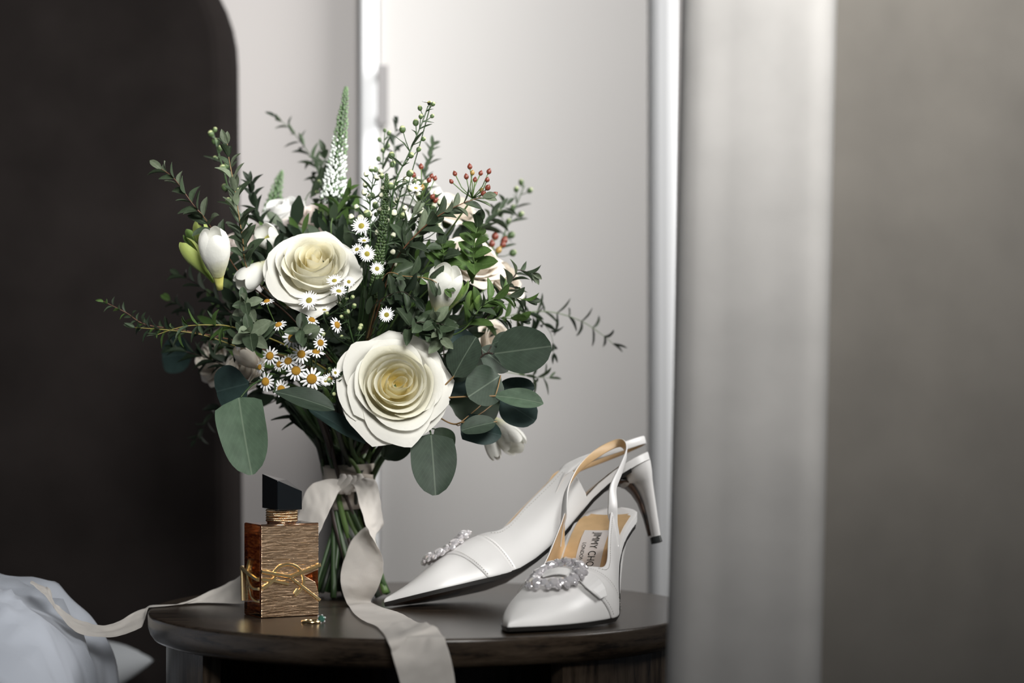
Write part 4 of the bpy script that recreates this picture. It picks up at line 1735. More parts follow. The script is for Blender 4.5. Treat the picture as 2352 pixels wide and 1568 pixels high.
def aster_spike(pts, n, r, reach, seed, name='aster_sprig', dens=1, buds=BUD, stem='stem_green', leaves=5, topfrac=0.0):
    rr2 = random.Random(seed)
    W = [P(*p) for p in pts]
    d = sum(p[2] for p in pts) / len(pts)
    core = stem_to_core(W[0])
    vis = catmull(W, 10)
    b = MB()
    path = catmull(core + W, 8)
    b.tube(path, [S(2.6, d) * (1.1 - 0.6 * i / (len(path) - 1)) for i in range(len(path))], 6)
    items = []
    ang = rr2.uniform(0, 6)
    for k in range(n):
        f = topfrac + (1 - topfrac) * (k + 0.5) / n
        i = max(1, min(len(vis) - 2, int(f * (len(vis) - 1))))
        p = vis[i]
        T = (vis[i + 1] - vis[i - 1]).normalized()
        ang += 2.4
        e1 = T.cross(Vector((0, -1, 0))).normalized()
        e2 = T.cross(e1)
        out = (e1 * math.cos(ang) + e2 * math.sin(ang) * 0.7)
        re = S(reach, d) * (1.05 - 0.75 * f) * rr2.uniform(0.7, 1.2)
        dv = (out * 0.8 + T * 0.75).normalized()
        tip = p + dv * re + Vector((0, 0, 0.12)) * re
        b.tube([p, p + dv * re * 0.55, tip], S(1.1, d), 5)
        items.append((tip, (dv + T * 0.6 + Vector((0, 0, .3))).normalized(), S(r, d) * rr2.uniform(0.75, 1.15) * (1.1 - 0.3 * f)))
        # narrow bract
        if k % 2 == 0:
            q = [p, p + (out * .9 + T * .5) * re * 0.5, p + (out * 1.2 + T * .4) * re * 0.95]
            b.tube(q, [S(1.5, d), S(1.8, d), S(.3, d)], 4)
    so = b.build(name, stem, bq)
    for tip, dv, rad in items:
        obj('bud', buds, so, Matrix.LocRotScale(tip, dv.to_track_quat('Z', 'Y'), Vector((rad,) * 3)))
    for k in range(leaves):
        f = (k + .5) / leaves * 0.8
        i = max(1, int(f * (len(vis) - 1)))
        T = (vis[i + 1] - vis[i - 1]).normalized()
        a = rr2.uniform(0, 6)
        dv = (T * .7 + Vector((math.cos(a), -.4, math.sin(a) * .4))).normalized()
        ln = S(46, d) * rr2.uniform(.7, 1.1)
        put_leaf(so, vis[i], dv, Vector((0, -1, .4)), ln, ln * 0.13, 'leaf_euc', 'line')
    return so


aster_spike([(890, 560, 1.98), (905, 430, 1.965), (938, 355, 1.965), (968, 285, 1.968), (983, 243, 1.97)], 16, 7.5, 62, 1)
aster_spike([(872, 520, 2.02), (878, 400, 2.05), (884, 300, 2.07)], 14, 7, 40, 2)
aster_spike([(1130, 600, 2.12), (1165, 520, 2.18), (1205, 425, 2.20)], 11, 8, 55, 3)
aster_spike([(545, 480, 2.03), (510, 380, 2.06), (488, 300, 2.07)], 10, 8, 26, 4)
aster_spike([(700, 760, 1.97), (790, 700, 1.94), (792, 660, 1.935)], 9, 6.5, 42, 5)
aster_spike([(815, 800, 1.97), (800, 740, 1.95), (790, 680, 1.94)], 9, 6.5, 40, 6)
aster_spike([(860, 640, 2.0), (900, 520, 1.99), (925, 420, 1.985)], 18, 8, 64, 7, buds=BUDC)
aster_spike([(850, 560, 2.0), (850, 470, 2.0), (858, 400, 2.0)], 16, 8, 54, 8, buds=BUDC)
aster_spike([(960, 560, 2.0), (985, 480, 2.0), (955, 420, 2.01)], 15, 8, 56, 10, buds=BUDC)
aster_spike([(760, 905, 1.95), (768, 885, 1.94), (762, 850, 1.94)], 5, 6.5, 26, 9)
aster_spike([(800, 560, 2.06), (770, 460, 2.09), (735, 430, 2.1)], 9, 7, 40, 12)


# --- veronica: tapering spike packed with tiny florets
def veronica(pts, w0, seed, white=0.6, name='veronica_spike', rows=60, mats=('veronica_white', 'veronica_green'), label=None):
    r = random.Random(seed)
    W = [P(*p) for p in pts]
    d = sum(p[2] for p in pts) / len(pts)
    vis = catmull(W, 14)
    b = MB()
    core = stem_to_core(W[0])
    path = catmull(core + W, 6)
    b.tube(path, [min(1.0, (i + 1) / 12) * S(w0 * .22, d) * (1.0 - 0.85 * max(0, i - 12) / (len(path) - 13)) + S(1.2, d) for i in range(len(path))], 8)
    so = b.build(name, 'stem_green', bq)
    if label:
        so['label'] = label
    g = MB()
    for k in range(rows):
        f = k / (rows - 1)
        i = min(len(vis) - 2, int(f * (len(vis) - 1)))
        p = vis[i].lerp(vis[i + 1], f * (len(vis) - 1) - i)
        T = (vis[i + 1] - vis[max(0, i - 1)]).normalized()
        e1 = T.orthogonal().normalized()
        e2 = T.cross(e1)
        rad = S(w0, d) * (1 - f) ** 0.75 * 0.5 + S(1.2, d)
        m = max(4, int(11 * (1 - f * 0.55)))
        for q in range(m):
            a = 2 * PI * (q + (k % 2) * .5) / m + r.uniform(-.15, .15)
            o_ = e1 * math.cos(a) + e2 * math.sin(a)
            c = p + o_ * rad * r.uniform(.85, 1.1)
            wh = f < white and r.random() < (0.86 if f < white * .75 else .4)
            sz = S(5.4, d) * (1 - 0.5 * f) * r.uniform(.8, 1.25)
            ax_ = (o_ + T * 0.9).normalized()
            u1 = ax_.orthogonal().normalized()
            u2 = ax_.cross(u1)
            v = [c - ax_ * sz] + [c + (u1 * math.cos(t) + u2 * math.sin(t)) * sz * .8 for t in (0, 1.57, 3.14, 4.71)] + [c + ax_ * sz * 1.5]
            g.add(v, [(0, 2, 1), (0, 3, 2), (0, 4, 3), (0, 1, 4), (5, 1, 2), (5, 2, 3), (5, 3, 4), (5, 4, 1)], 0 if wh else 1)
    tag(g.build('florets', list(mats), so), kind='stuff')
    return so


veronica([(765, 460, 2.06), (772, 390, 2.07), (783, 300, 2.075), (795, 200, 2.08)], 52, 1, 0.62, label='tall white veronica spike with green tip')
veronica([(620, 510, 2.14), (632, 450, 2.15), (647, 393, 2.16)], 40, 2, 0.35, rows=26, label='short veronica spike at the back')
veronica([(862, 680, 1.985), (872, 580, 1.98), (885, 470, 1.985), (888, 400, 1.99)], 20, 3, 0.0, rows=50, mats=('veronica_white', 'bud_green'), label='slim dark green veronica spike')


# --- berries
def berry_mesh(mats):
    prof = [(0.1, -1.0), (0.55, -0.8), (0.9, -0.3), (0.95, 0.2), (0.7, 0.75), (0.35, 1.1), (0.05, 1.45)]
    vs_, fs_, fm = [], [], []
    n = 9
    for rr2, z in prof:
        vs_ += [Vector((rr2 * math.cos(2 * PI * k / n), rr2 * math.sin(2 * PI * k / n), z)) for k in range(n)]
    for i in range(len(prof) - 1):
        for k in range(n):
            fs_.append((i * n + k, i * n + (k + 1) % n, (i + 1) * n + (k + 1) % n, (i + 1) * n + k))
            fm.append(1 if i < 1 else 0)
    return mesh('berry', vs_, fs_, mats, True, fm)


BER = berry_mesh(['berry_red', 'berry_ochre'])
BER2 = berry_mesh(['berry_ochre', 'stem_light'])


def berries(root, pts, d, r, seed, name='berry_sprig'):
    rr2 = random.Random(seed)
    b = MB()
    root = P(*root)
    b.tube(catmull(stem_to_core(root) + [root], 6), S(2, d), 6)
    tips = []
    for i, (x, y) in enumerate(pts):
        dd = d + rr2.uniform(-.012, .012)
        p = P(x, y, dd)
        mid = root.lerp(p, .55) + Vector((rr2.uniform(-.002, .002), 0, -0.002))
        b.tube([root, mid, p], S(1.3, d), 5)
        tips.append((p, (p - mid).normalized()))
    so = b.build(name, 'stem_light', bq)
    for i, (p, dv) in enumerate(tips):
        obj('berry', BER2 if (i % 5 == 4) else BER, so, Matrix.LocRotScale(p, (dv + Vector((0, 0, .3))).to_track_quat('Z', 'Y'), Vector((S(r, d) * rr2.uniform(.8, 1.12),) * 3)))


berries((1085, 455, 1.97), [(1037, 417), (1045, 399), (1071, 406), (1079, 383), (1085, 397), (1091, 413), (1104, 398), (1123, 394), (1119, 413), (1106, 437), (1120, 431), (1136, 446), (1110, 444)], 1.965, 6.6, 1)
berries((962, 470, 2.0), [(967, 383), (985, 414), (999, 410), (991, 405), (970, 431), (930, 414), (993, 452), (1000, 460), (950, 402)], 1.995, 6.8, 2)
berries((1125, 600, 2.1), [(1137, 543), (1155, 562), (1158, 552), (1130, 560), (1145, 575)], 2.11, 8, 3)
# --- eucalyptus and other greenery
sprig([(560, 640, 1.99), (480, 515, 1.955), (440, 465, 1.95), (400, 410, 1.95), (370, 388, 1.955)], 8, 50, 0.42, 'leaf_euc', 'oval', 'stem_red', 1.8, 48, 0.2, 1, mix='leaf_pale')
sprig([(575, 630, 1.985), (556, 540, 1.96), (540, 440, 1.955), (523, 350, 1.955), (522, 330, 1.955)], 11, 50, 0.40, 'leaf_euc', 'oval', 'stem_tan', 1.8, 38, 0.05, 2, mix='leaf_pale')
sprig([(560, 740, 2.02), (500, 690, 2.05), (450, 650, 2.07), (412, 632, 2.08)], 7, 48, 0.42, 'leaf_dark', 'oval', 'stem_brown', 1.8, 50, 0.0, 3, mix='leaf_euc')
sprig([(540, 752, 1.95), (480, 746, 1.94), (425, 749, 1.94), (385, 760, 1.945), (362, 768, 1.945)], 6, 44, 0.14, 'leaf_bright', 'line', 'stem_yellow', 1.8, 62, 0.0, 4, mix='leaf_euc')
sprig([(560, 800, 2.0), (470, 770, 1.99), (390, 758, 1.985), (310, 752, 1.985)], 8, 40, 0.30, 'leaf_dark', 'lance', 'stem_yellow', 1.8, 60, 0.0, 5, mix='leaf_euc')
sprig([(430, 760, 2.0), (335, 745, 1.995), (290, 718, 1.99), (238, 692, 1.985)], 8, 26, 0.34, 'leaf_euc', 'lance', 'stem_red', 1.5, 60, 0.1, 6, mix='leaf_bright')
sprig([(550, 850, 2.04), (470, 820, 2.06), (400, 800, 2.07)], 6, 54, 0.26, 'leaf_dark', 'lance', 'stem_brown', 2, 40, 0.0, 7)
sprig([(520, 800, 2.05), (440, 720, 2.09), (390, 690, 2.1)], 7, 40, 0.4, 'leaf_dark', 'oval', 'stem_green', 1.6, 50, 0.0, 8, mix='leaf_bright')
sprig([(560, 950, 2.08), (500, 940, 2.12), (450, 1010, 2.14)], 5, 38, 0.35, 'leaf_dark', 'lance', 'stem_brown', 1.6, 45, 0.3, 9)
# rosettes close to the lens
for (x, y, d_, n_, L_, sd, mt) in ((562, 690, 1.915, 3, 34, 10, 'leaf_euc'), (573, 762, 1.905, 4, 46, 11, 'leaf_euc'), (690, 752, 1.90, 3, 36, 12, 'leaf_euc'), (1000, 735, 1.92, 3, 42, 13, 'leaf_euc'), (1010, 770, 1.925, 2, 34, 14, 'leaf_pale')):
    sprig([(x + 20, y + 40, d_ + .04), (x + 4, y + 10, d_ + .01), (x, y, d_)], n_, L_, 0.52, mt, 'oval', 'stem_light', 1.5, 66, 0.4, sd, mix='leaf_pale', grow=0.9, face=1.2)
# right-hand diagonal sprig with red stem
sprig([(905, 605, 1.97), (945, 550, 1.955), (1000, 500, 1.945), (1060, 468, 1.94), (1108, 452, 1.94)], 7, 52, 0.44, 'leaf_euc', 'oval', 'stem_red', 2.2, 40, 0.1, 20, mix='leaf_pale')
sprig([(885, 632, 1.95), (930, 634, 1.93), (985, 640, 1.92), (1022, 662, 1.92)], 5, 46, 0.46, 'leaf_euc', 'oval', 'stem_tan', 1.7, 62, 0.1, 21, mix='leaf_bright')
sprig([(1085, 640, 1.98), (1088, 590, 1.965), (1092, 540, 1.96), (1100, 510, 1.96)], 6, 46, 0.66, 'leaf_bright', 'oval', 'stem_light', 1.8, 60, 0.1, 22, mix='leaf_euc', face=0.9)
sprig([(1005, 640, 1.97), (1018, 590, 1.955), (1015, 560, 1.95)], 4, 44, 0.6, 'leaf_bright', 'oval', 'stem_light', 1.8, 60, 0.2, 23, mix='leaf_euc', face=0.9)
sprig([(1100, 740, 1.98), (1150, 680, 1.98), (1183, 632, 1.985), (1190, 620, 1.985), (1222, 627, 1.99)], 5, 50, 0.36, 'leaf_euc', 'lance', 'stem_brown', 2.4, 55, 0.35, 24, mix='leaf_pale')
sprig([(1060, 760, 1.96), (1110, 700, 1.95), (1160, 680, 1.955), (1210, 690, 1.965)], 7, 50, 0.44, 'leaf_bright', 'oval', 'stem_light', 2, 52, 0.1, 25, mix='leaf_euc')
sprig([(1090, 740, 2.0), (1150, 730, 2.0), (1195, 735, 2.01)], 6, 46, 0.44, 'leaf_bright', 'oval', 'stem_light', 2, 55, 0.1, 26, mix='leaf_dark')
sprig([(1150, 730, 2.08), (1250, 715, 2.13), (1330, 735, 2.15), (1385, 770, 2.16), (1408, 790, 2.16)], 6, 50, 0.15, 'leaf_euc', 'line', 'stem_light', 1.5, 72, 0.15, 27, mix='leaf_dark')
sprig([(1120, 850, 2.08), (1230, 865, 2.12), (1262, 868, 2.13)], 3, 44, 0.2, 'leaf_euc', 'line', 'stem_light', 1.3, 75, 0.55, 28)
sprig([(1140, 700, 2.06), (1215, 720, 2.1), (1262, 760, 2.12), (1272, 810, 2.12)], 4, 44, 0.22, 'leaf_dark', 'lance', 'stem_green', 1.4, 60, 0.3, 29)
# blurred sprigs at the back
sprig([(765, 470, 2.15), (720, 370, 2.19), (670, 300, 2.21), (632, 268, 2.21)], 8, 42, 0.26, 'leaf_euc', 'lance', 'stem_green', 1.5, 55, 0.1, 30, mix='leaf_dark')
sprig([(700, 470, 2.12), (745, 410, 2.14), (745, 350, 2.14)], 5, 46, 0.4, 'leaf_euc', 'lance', 'stem_green', 1.7, 50, 0.1, 31)
sprig([(910, 420, 2.12), (905, 330, 2.16), (912, 285, 2.17)], 5, 36, 0.3, 'leaf_dark', 'lance', 'stem_green', 1.6, 45, 0.1, 32)
sprig([(960, 470, 2.1), (980, 390, 2.12), (992, 335, 2.13)], 5, 42, 0.3, 'leaf_euc', 'lance', 'stem_green', 1.6, 42, 0.2, 33)
sprig([(760, 520, 2.03), (790, 460, 2.05), (800, 440, 2.05)], 4, 50, 0.28, 'leaf_bright', 'lance', 'stem_light', 1.8, 58, 0.2, 34)
sprig([(1070, 560, 2.06), (1140, 490, 2.12), (1165, 470, 2.14)], 6, 46, 0.34, 'leaf_euc', 'lance', 'stem_green', 1.6, 48, 0.1, 35)
sprig([(620, 560, 2.05), (590, 490, 2.06), (575, 420, 2.06)], 6, 46, 0.34, 'leaf_dark', 'lance', 'stem_brown', 1.6, 40, 0.1, 36)
sprig([(960, 620, 1.97), (925, 560, 1.96), (950, 490, 1.96)], 5, 52, 0.32, 'leaf_euc', 'oval', 'stem_green', 1.6, 35, 0.1, 37, mix='leaf_pale')
sprig([(860, 700, 1.945), (920, 670, 1.925), (955, 690, 1.92)], 4, 50, 0.42, 'leaf_euc', 'oval', 'stem_brown', 1.6, 58, 0.1, 38, mix='leaf_dark')
sprig([(930, 760, 1.94), (960, 740, 1.925), (1020, 745, 1.925)], 4, 52, 0.46, 'leaf_euc', 'oval', 'stem_brown', 1.6, 60, 0.1, 39)
sprig([(600, 660, 1.99), (610, 600, 1.99), (640, 560, 2.0)], 4, 48, 0.4, 'leaf_dark', 'oval', 'stem_brown', 1.6, 50, 0.0, 40)

# --- silver-dollar eucalyptus: big leaves, each placed by its base, tip and width
BIG = {'round': o_round, 'heart': o_heart, 'egg': o_egg, 'oval': o_oval}


def big_branch(pts, leaves, stem='stem_tan', sr=2.2, name='silver_dollar_branch'):
    W = [P(*p) for p in pts]
    d = pts[0][2]
    b = MB()
    path = catmull(stem_to_core(W[0]) + W, 8)
    b.tube(path, S(sr, d), 6)
    # short stalks to every leaf
    for (bx, by, bd, tx, ty, td, w, shape, mat, tilt) in leaves:
        q = P(bx, by, bd)
        j = min(path, key=lambda v: (v - q).length)
        if (j - q).length > 0.002:
            b.tube([j, j.lerp(q, .5) + Vector((0, -.001, -.001)), q], S(sr * .7, d), 5)
    so = b.build(name, stem, bq)
    for i, (bx, by, bd, tx, ty, td, w, shape, mat, tilt) in enumerate(leaves):
        base, tip = P(bx, by, bd), P(tx, ty, td)
        L = (tip - base).length
        me = leaf_mesh('leaf', mat, BIG[shape], 16, 9, 0.07, 0.10, 0.012, seed=i + int(bx))
        ln = S(w, (bd + td) / 2)
        R = frame(tip - base, Vector((tilt[0], -1, tilt[1]))).to_4x4()
        obj('leaf', me, so, Matrix.Translation(base) @ R @ Matrix.Diagonal((L, ln, L, 1)))
    return so


big_branch([(640, 860, 1.98), (585, 880, 1.955), (553, 912, 1.945)], [
    (548, 912, 1.945, 575, 1084, 1.915, 116, 'heart', 'leaf_silver_light', (-.1, .15)),
    (572, 880, 1.965, 492, 900, 1.985, 108, 'round', 'leaf_teal', (-.5, -.1)),
], 'stem_green')
big_branch([(540, 840, 2.08), (470, 815, 2.13), (440, 812, 2.15)], [
    (446, 812, 2.15, 368, 818, 2.17, 88, 'round', 'leaf_teal', (-.3, .1)), (505, 790, 2.1, 480, 868, 2.12, 60, 'round', 'leaf_teal', (-.4, 0))], 'stem_green')
big_branch([(1000, 925, 1.955), (1015, 915, 1.945), (1060, 911, 1.94), (1138, 909, 1.94)], [
    (1136, 908, 1.94, 1247, 922, 1.93, 52, 'egg', 'leaf_silver_light', (.1, .55)),
    (1150, 862, 1.955, 1080, 908, 1.93, 96, 'round', 'leaf_silver', (.1, .1)),
], 'stem_tan', 2.0)
big_branch([(1012, 915, 1.95), (1018, 890, 1.945), (1045, 862, 1.94)], [
    (1040, 866, 1.94, 1090, 775, 1.925, 78, 'round', 'leaf_silver', (-.2, .2)),
    (1006, 845, 1.965, 1085, 842, 1.97, 74, 'round', 'leaf_silver', (.3, -.3)),
    (1010, 905, 1.975, 1072, 840, 1.98, 84, 'round', 'leaf_teal', (0, 0)),
], 'stem_tan', 2.0)
big_branch([(1050, 860, 1.97), (1110, 815, 1.96), (1132, 812, 1.955)], [
    (1135, 812, 1.955, 1262, 795, 1.935, 108, 'round', 'leaf_silver', (.2, .05)),
    (1105, 800, 1.965, 1170, 850, 1.97, 66, 'oval', 'leaf_silver', (.1, .4)),
    (1020, 780, 1.98, 1095, 800, 1.99, 70, 'round', 'leaf_teal', (.1, .2)),
    (1130, 790, 1.97, 1180, 768, 1.965, 34, 'oval', 'leaf_silver', (.1, .5)),
    (990, 800, 1.975, 1000, 880, 1.985, 70, 'round', 'leaf_silver', (-.3, .2)),
], 'stem_brown', 2.2)
big_branch([(1030, 970, 1.97), (1060, 970, 1.955), (1075, 968, 1.95)], [
    (1142, 968, 1.945, 1060, 985, 1.94, 48, 'round', 'leaf_silver', (0, .6)),
    (1058, 975, 1.965, 1150, 1000, 1.96, 66, 'heart', 'leaf_teal', (.1, -.1)),
    (1148, 915, 1.975, 1228, 965, 1.965, 78, 'round', 'leaf_teal', (.3, -.1)),
    (1140, 895, 1.985, 1226, 888, 1.98, 52, 'round', 'leaf_teal', (.2, .1)),
    (1030, 925, 1.99, 1150, 930, 2.0, 100, 'round', 'leaf_dark', (.1, .1)),
    (1020, 900, 2.0, 1120, 880, 2.01, 100, 'round', 'leaf_dark', (.1, .1)),
], 'stem_tan', 2.0)
big_branch([(960, 960, 1.98), (985, 985, 1.95), (990, 998, 1.945)], [
    (990, 996, 1.945, 1001, 1133, 1.925, 106, 'heart', 'leaf_silver', (.1, .1)),
    (1000, 985, 1.965, 1042, 1030, 1.97, 50, 'oval', 'leaf_dark', (.2, .1)),
], 'stem_green')
big_branch([(640, 870, 1.97), (632, 893, 1.94), (628, 900, 1.935)], [
    (630, 898, 1.935, 768, 935, 1.925, 56, 'egg', 'leaf_silver', (-.1, .75)),
], 'stem_green')
big_branch([(740, 930, 1.99), (715, 935, 1.975)], [
    (710, 937, 1.975, 838, 1010, 1.95, 44, 'oval', 'leaf_teal', (0, .9)),
], 'stem_green')
big_branch([(870, 1000, 2.02), (885, 1020, 2.02)], [
    (880, 1050, 2.03, 948, 1005, 2.0, 58, 'egg', 'leaf_dark', (.2, .2)),
    (900, 1000, 2.04, 905, 1060, 2.05, 60, 'egg', 'leaf_dark', (.2, .2)),
], 'stem_green')

# --- dense greenery inside the head, past counting: one part
g = MB()
rf = random.Random(99)
for k in range(900):
    while True:
        a, c_, s_ = rf.uniform(-1, 1), rf.uniform(-1, 1), rf.uniform(-1, 1)
        q = a * a + c_ * c_ + s_ * s_
        if 0.16 < q < 1.0:
            break
    px = 805 + 320 * a
    py = 735 + 265 * c_
    if py > 930 - abs(px - 800) * 0.1 or (px < 560 and py < 600) or (py < 530 and (px < 640)):
        continue
    d_ = 2.075 + 0.115 * s_
    p = P(px, py, d_)
    cc = P(805, 860, 2.075)
    out = (p - cc).normalized()
    dv = (out + Vector((rf.uniform(-.7, .7), rf.uniform(-.7, .4), rf.uniform(-.5, .7)))).normalized()
    L = S(rf.uniform(34, 60))
    w = L * rf.uniform(.28, .5)
    R = frame(dv, Vector((rf.uniform(-.5, .5), -1, rf.uniform(-.2, .9))))
    rows = []
    for t in (0, .25, .5, .75, 1):
        ww = max(.04, math.sin(PI * (0.04 + .94 * t)) ** .75) * w / 2
        rows.append([p + R @ Vector((t * L, s * ww, 0.08 * abs(s) * w - 0.1 * L * t * t)) for s in (-1, 0, 1)])
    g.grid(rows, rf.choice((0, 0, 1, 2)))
for k in range(420):      # deeper layer
    a, c_, s_ = rf.gauss(0, .42), rf.gauss(0, .42), rf.uniform(-.25, 1)
    px, py = 810 + 300 * a, 740 + 250 * c_
    if py > 920 or py < 500 or abs(a) > .95:
        continue
    p = P(px, py, 2.075 + 0.07 * s_)
    dv = Vector((rf.uniform(-1, 1), rf.uniform(-.5, .3), rf.uniform(-.4, 1))).normalized()
    L = S(rf.uniform(55, 85))
    w = L * rf.uniform(.4, .6)
    R = frame(dv, Vector((rf.uniform(-.3, .3), -1, rf.uniform(-.2, .5))))
    rows = []
    for t in (0, .33, .66, 1):
        ww = max(.04, math.sin(PI * (0.04 + .94 * t)) ** .6) * w / 2
        rows.append([p + R @ Vector((t * L, s * ww, 0.08 * abs(s) * w - 0.1 * L * t * t)) for s in (-1, 0, 1)])
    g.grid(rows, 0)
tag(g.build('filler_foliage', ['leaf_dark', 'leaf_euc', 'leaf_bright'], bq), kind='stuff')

# --- the stems: crossing at the binding and splaying out on the table
rs = random.Random(5)
heads = [(640 + 26 * (k % 14) + rs.uniform(-8, 8), rs.uniform(860, 930), rs.uniform(1.99, 2.14)) for k in range(48)]
cols = ['stem_green', 'stem_dark', 'stem_green', 'stem_brown', 'stem_light', 'stem_dark', 'stem_green']
foot = G(812, 1372)
for k, (hx_, hy_, hd_) in enumerate(heads):
    h = P(hx_, hy_, hd_)
    a = 2 * PI * k / 48 * 7.3
    rad = 0.0205 * math.sqrt((k % 17 + .6) / 17)
    kn = KN + Vector((rad * math.cos(a), rad * math.sin(a), 0))
    rel = (h - KN)
    ft = foot + Vector((-rel.x * 0.20 + 0.022 * math.cos(a + 2), 0.030 * math.sin(a + 2), 0.0))
    ft.z = 0.0025 + abs(rs.gauss(0, 0.002))
    b = MB()
    r_ = S(rs.uniform(4.2, 7.6), 2.07)
    b.tube(catmull([h, KN.lerp(h, .5) * 0.5 + kn.lerp(h, .45) * 0.5, kn, ft], 6), r_, 7)
    b.build('stem', cols[k % 7], bq)
b = MB()
for nm, (px, py) in (('a', (886, 1372)), ):
    b.tube(catmull([KN + Vector((0.012, 0.0, 0)), P(862, 1280, 2.08), Vector((G(px, py).x, G(px, py).y, 0.004))], 6), S(9, 2.08), 8)
b.build('stem', 'stem_light', bq)
# narrow leaves still on the stems above the ribbon
for k in range(16):
    x = rs.uniform(640, 900)
    p = P(x * .6 + 800 * .4, rs.uniform(950, 1040), rs.uniform(2.03, 2.07))
    dv = Vector(((x - 800) / 260, -.15, rs.uniform(.3, 1.0)))
    put_leaf(bq, p, dv, (0, -1, .3), S(rs.uniform(50, 90)), S(rs.uniform(8, 16)), 'leaf_dark', 'line', 'stem_leaf')
put_leaf(bq, P(690, 965, 2.05), P(648, 985, 2.05) - P(690, 965, 2.05), (0, -.5, 1), S(50), S(9), 'leaf_dark', 'line', 'stem_leaf')
put_leaf(bq, P(690, 960, 2.05), P(612, 962, 2.05) - P(690, 960, 2.05), (0, -.5, 1), S(70), S(10), 'leaf_dark', 'line', 'stem_leaf')

# ------------------------------------------------------------------ ribbon
def strip(name, st, mat, parent, sub=6, cols=9, wr=0.0006, seed=0):
    """ribbon between two edges; st = [(x1,y1,d1, x2,y2,d2), ...] in photo pixels and distance"""
    E1 = catmull([P(*s[:3]) for s in st], sub)
    E2 = catmull([P(*s[3:]) for s in st], sub)
    rows = []
    for i, (a, c) in enumerate(zip(E1, E2)):
        r = []
        ax_ = (c - a)
        t = (E1[min(i + 1, len(E1) - 1)] + E2[min(i + 1, len(E2) - 1)] - E1[max(i - 1, 0)] - E2[max(i - 1, 0)])
        n = ax_.cross(t)
        n = n.normalized() if n.length > 1e-12 else Vector((0, -1, 0))
        for j in range(cols):
            f = j / (cols - 1)
            p = a.lerp(c, f)
            w = wr * (noise.noise(Vector((i * .22 + seed, f * 3.5, seed * 1.7))) + 0.6 * noise.noise(Vector((i * .5 + seed, f * 7, 3.1))))
            q_ = p + n * w
            if q_.x ** 2 + q_.y ** 2 < 0.229 ** 2 and q_.z > -0.012:
                q_.z = max(q_.z, 0.0016)
            r.append(q_)
        rows.append(r)
    g = MB()
    g.grid(rows)
    o = g.build(name, mat, parent)
    mod(o, 'SOLIDIFY', thickness=0.00025, offset=0)
    mod(o, 'SUBSURF', levels=1, render_levels=1)
    return o


# wound band round the stems (several overlapping turns)
def wrap(name, z0, z1, r0, r1, tilt, mat, parent, seed, off=0.0):
    rows = []
    n = 49
    for i in range(8):
        f = i / 7
        row = []
        for k in range(n):
            a = 2 * PI * k / (n - 1)
            rr2 = r0 + (r1 - r0) * f + 0.0007 * noise.noise(Vector((math.cos(a) * 2, math.sin(a) * 2, f * 3 + seed))) + off
            z = z0 + (z1 - z0) * f + tilt * math.cos(a)
            row.append(Vector((KN.x + rr2 * math.cos(a), KN.y + rr2 * 0.92 * math.sin(a), z)))
        rows.append(row)
    g = MB()
    g.grid(rows)
    o = g.build(name, mat, parent)
    mod(o, 'SOLIDIFY', thickness=0.0003, offset=0)
    return o


def zpx(y):
    return P(0, y, 2.05).z


rib = wrap('ribbon', zpx(1172), zpx(1068), S(40, 2.06), S(61, 2.06), 0.0008, 'ribbon_wrap', bq, 1)
rib['label'] = 'cream chiffon ribbon wound round the stems'
wrap('ribbon_turn', zpx(1120), zpx(1082), S(56, 2.06), S(63.5, 2.06), -0.004, 'ribbon_wrap', rib, 2, 0.0006)
wrap('ribbon_turn', zpx(1132), zpx(1100), S(55, 2.06), S(62, 2.06), 0.0035, 'ribbon_chiffon', rib, 3, 0.001)
# knot
kc = P(797, 1112, 2.042)
b = MB()
for q, (dx_, dz_, r_) in enumerate(((-.006, .001, .0050), (-.0015, .0, .0058), (.0035, -.0005, .0055), (.008, .0015, .0045))):
    pts = [kc + Vector((dx_ + .004 * math.sin(t * 2), -.0035 * math.cos(t), dz_ + .0062 * math.sin(t))) for t in [-1.5 + 3.0 * i / 8 for i in range(9)]]
    b.tube(pts, [r_ * .35, r_ * .55, r_ * .7, r_ * .75, r_ * .75, r_ * .75, r_ * .7, r_ * .55, r_ * .35], 10)
b.build('knot', 'ribbon_chiffon', rib)

g0 = ground_d
def gd(x, y, lift=0.0006):
    d = (CAM.z - lift) * FPX / (y - YH)
    return (x, y, d)


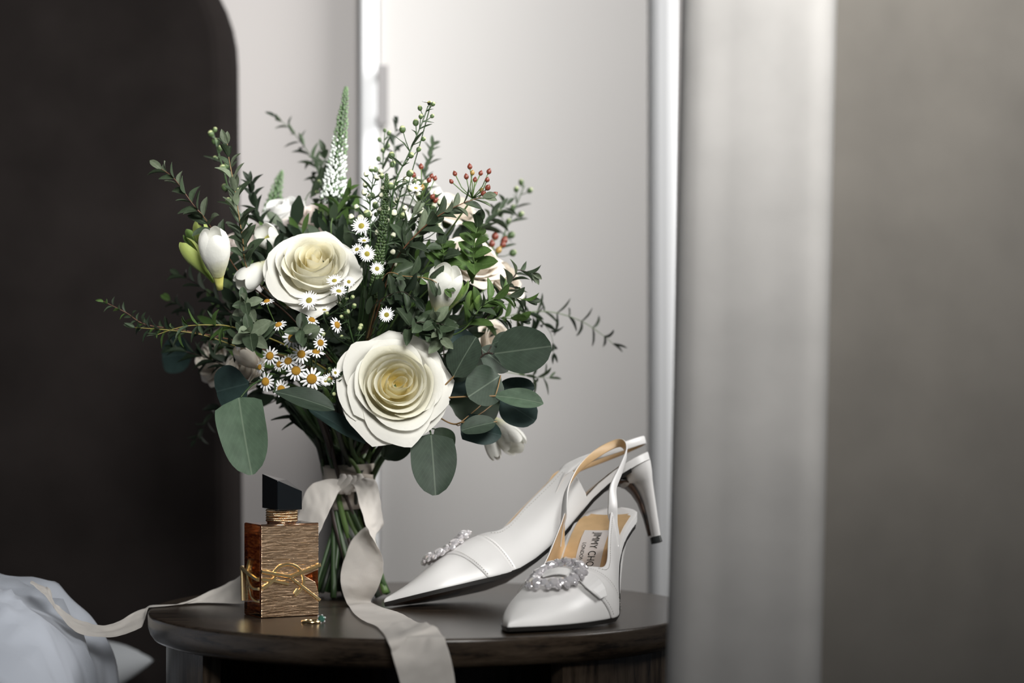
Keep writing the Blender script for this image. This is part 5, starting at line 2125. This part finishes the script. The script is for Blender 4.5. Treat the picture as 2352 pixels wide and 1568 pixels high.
strip('ribbon_tail', [
    (800, 1106, 2.040, 838, 1096, 2.036),
    (815, 1120, 2.030, 862, 1102, 2.034),
    (826, 1160, 2.018, 872, 1135, 2.030),
    (838, 1200, 2.005, 879, 1178, 2.035),
    (852, 1229, 1.995, 880, 1212, 2.042),
    (868, 1256, 1.990, 850, 1206, 2.050),
    (880, 1284, 1.990, 812, 1232, 2.035),
    (881, 1312, 1.995, 788, 1290, 2.012),
    (868, 1352, 2.008, 782, 1338, 2.000),
    gd(853, 1384, .0010) + gd(798, 1390, .0008),
    gd(878, 1394, .0015) + gd(812, 1410, .0008),
    gd(905, 1401, .0018) + gd(835, 1428, .0007),
    gd(932, 1413, .0016) + gd(862, 1439, .0007),
    gd(958, 1428, .0030) + gd(877, 1453, .0008),
    gd(985, 1432, .0080) + (889, 1472, 1.764),
    (1010, 1447, 1.790) + (899, 1502, 1.764),
    (1030, 1490, 1.764) + (912, 1545, 1.764),
    (1043, 1545, 1.762) + (928, 1610, 1.764),
    (1050, 1620, 1.764) + (940, 1680, 1.764),
    (1048, 1700, 1.766) + (945, 1750, 1.766),
], 'ribbon_chiffon', rib, 7, 11, 0.0016, 1)
strip('ribbon_tail', [
    (800, 1104, 2.040, 790, 1122, 2.038),
    (765, 1099, 2.036, 778, 1130, 2.032),
    (735, 1103, 2.035, 765, 1158, 2.022),
    (705, 1122, 2.035, 748, 1192, 2.014),
    (688, 1168, 2.035, 728, 1235, 2.010),
    (660, 1230, 2.035, 690, 1290, 2.010),
    (615, 1290, 2.040, 640, 1350, 2.014),
    (556, 1319, 2.050) + gd(556, 1389),
    (520, 1340, 2.045) + gd(510, 1387),
    (470, 1363, 2.030, 466, 1384, 2.020),
    (425, 1382, 2.010, 424, 1388, 2.012),
    (385, 1390, 2.005, 385, 1403, 1.995),
    (340, 1394, 2.000, 352, 1422, 1.985),
    (305, 1408, 1.990, 318, 1442, 1.975),
    (262, 1430, 1.970, 272, 1459, 1.955),
    (222, 1434, 1.950, 225, 1463, 1.940),
    (180, 1421, 1.935, 183, 1453, 1.925),
    (146, 1400, 1.925, 152, 1430, 1.915),
    (124, 1380, 1.920, 130, 1402, 1.910),
    (113, 1349, 1.925, 116, 1382, 1.905),
    (103, 1346, 1.930, 90, 1356, 1.905),
    (72, 1333, 1.935, 70, 1336, 1.905),
], 'ribbon_chiffon', rib, 6, 11, 0.0015, 4)
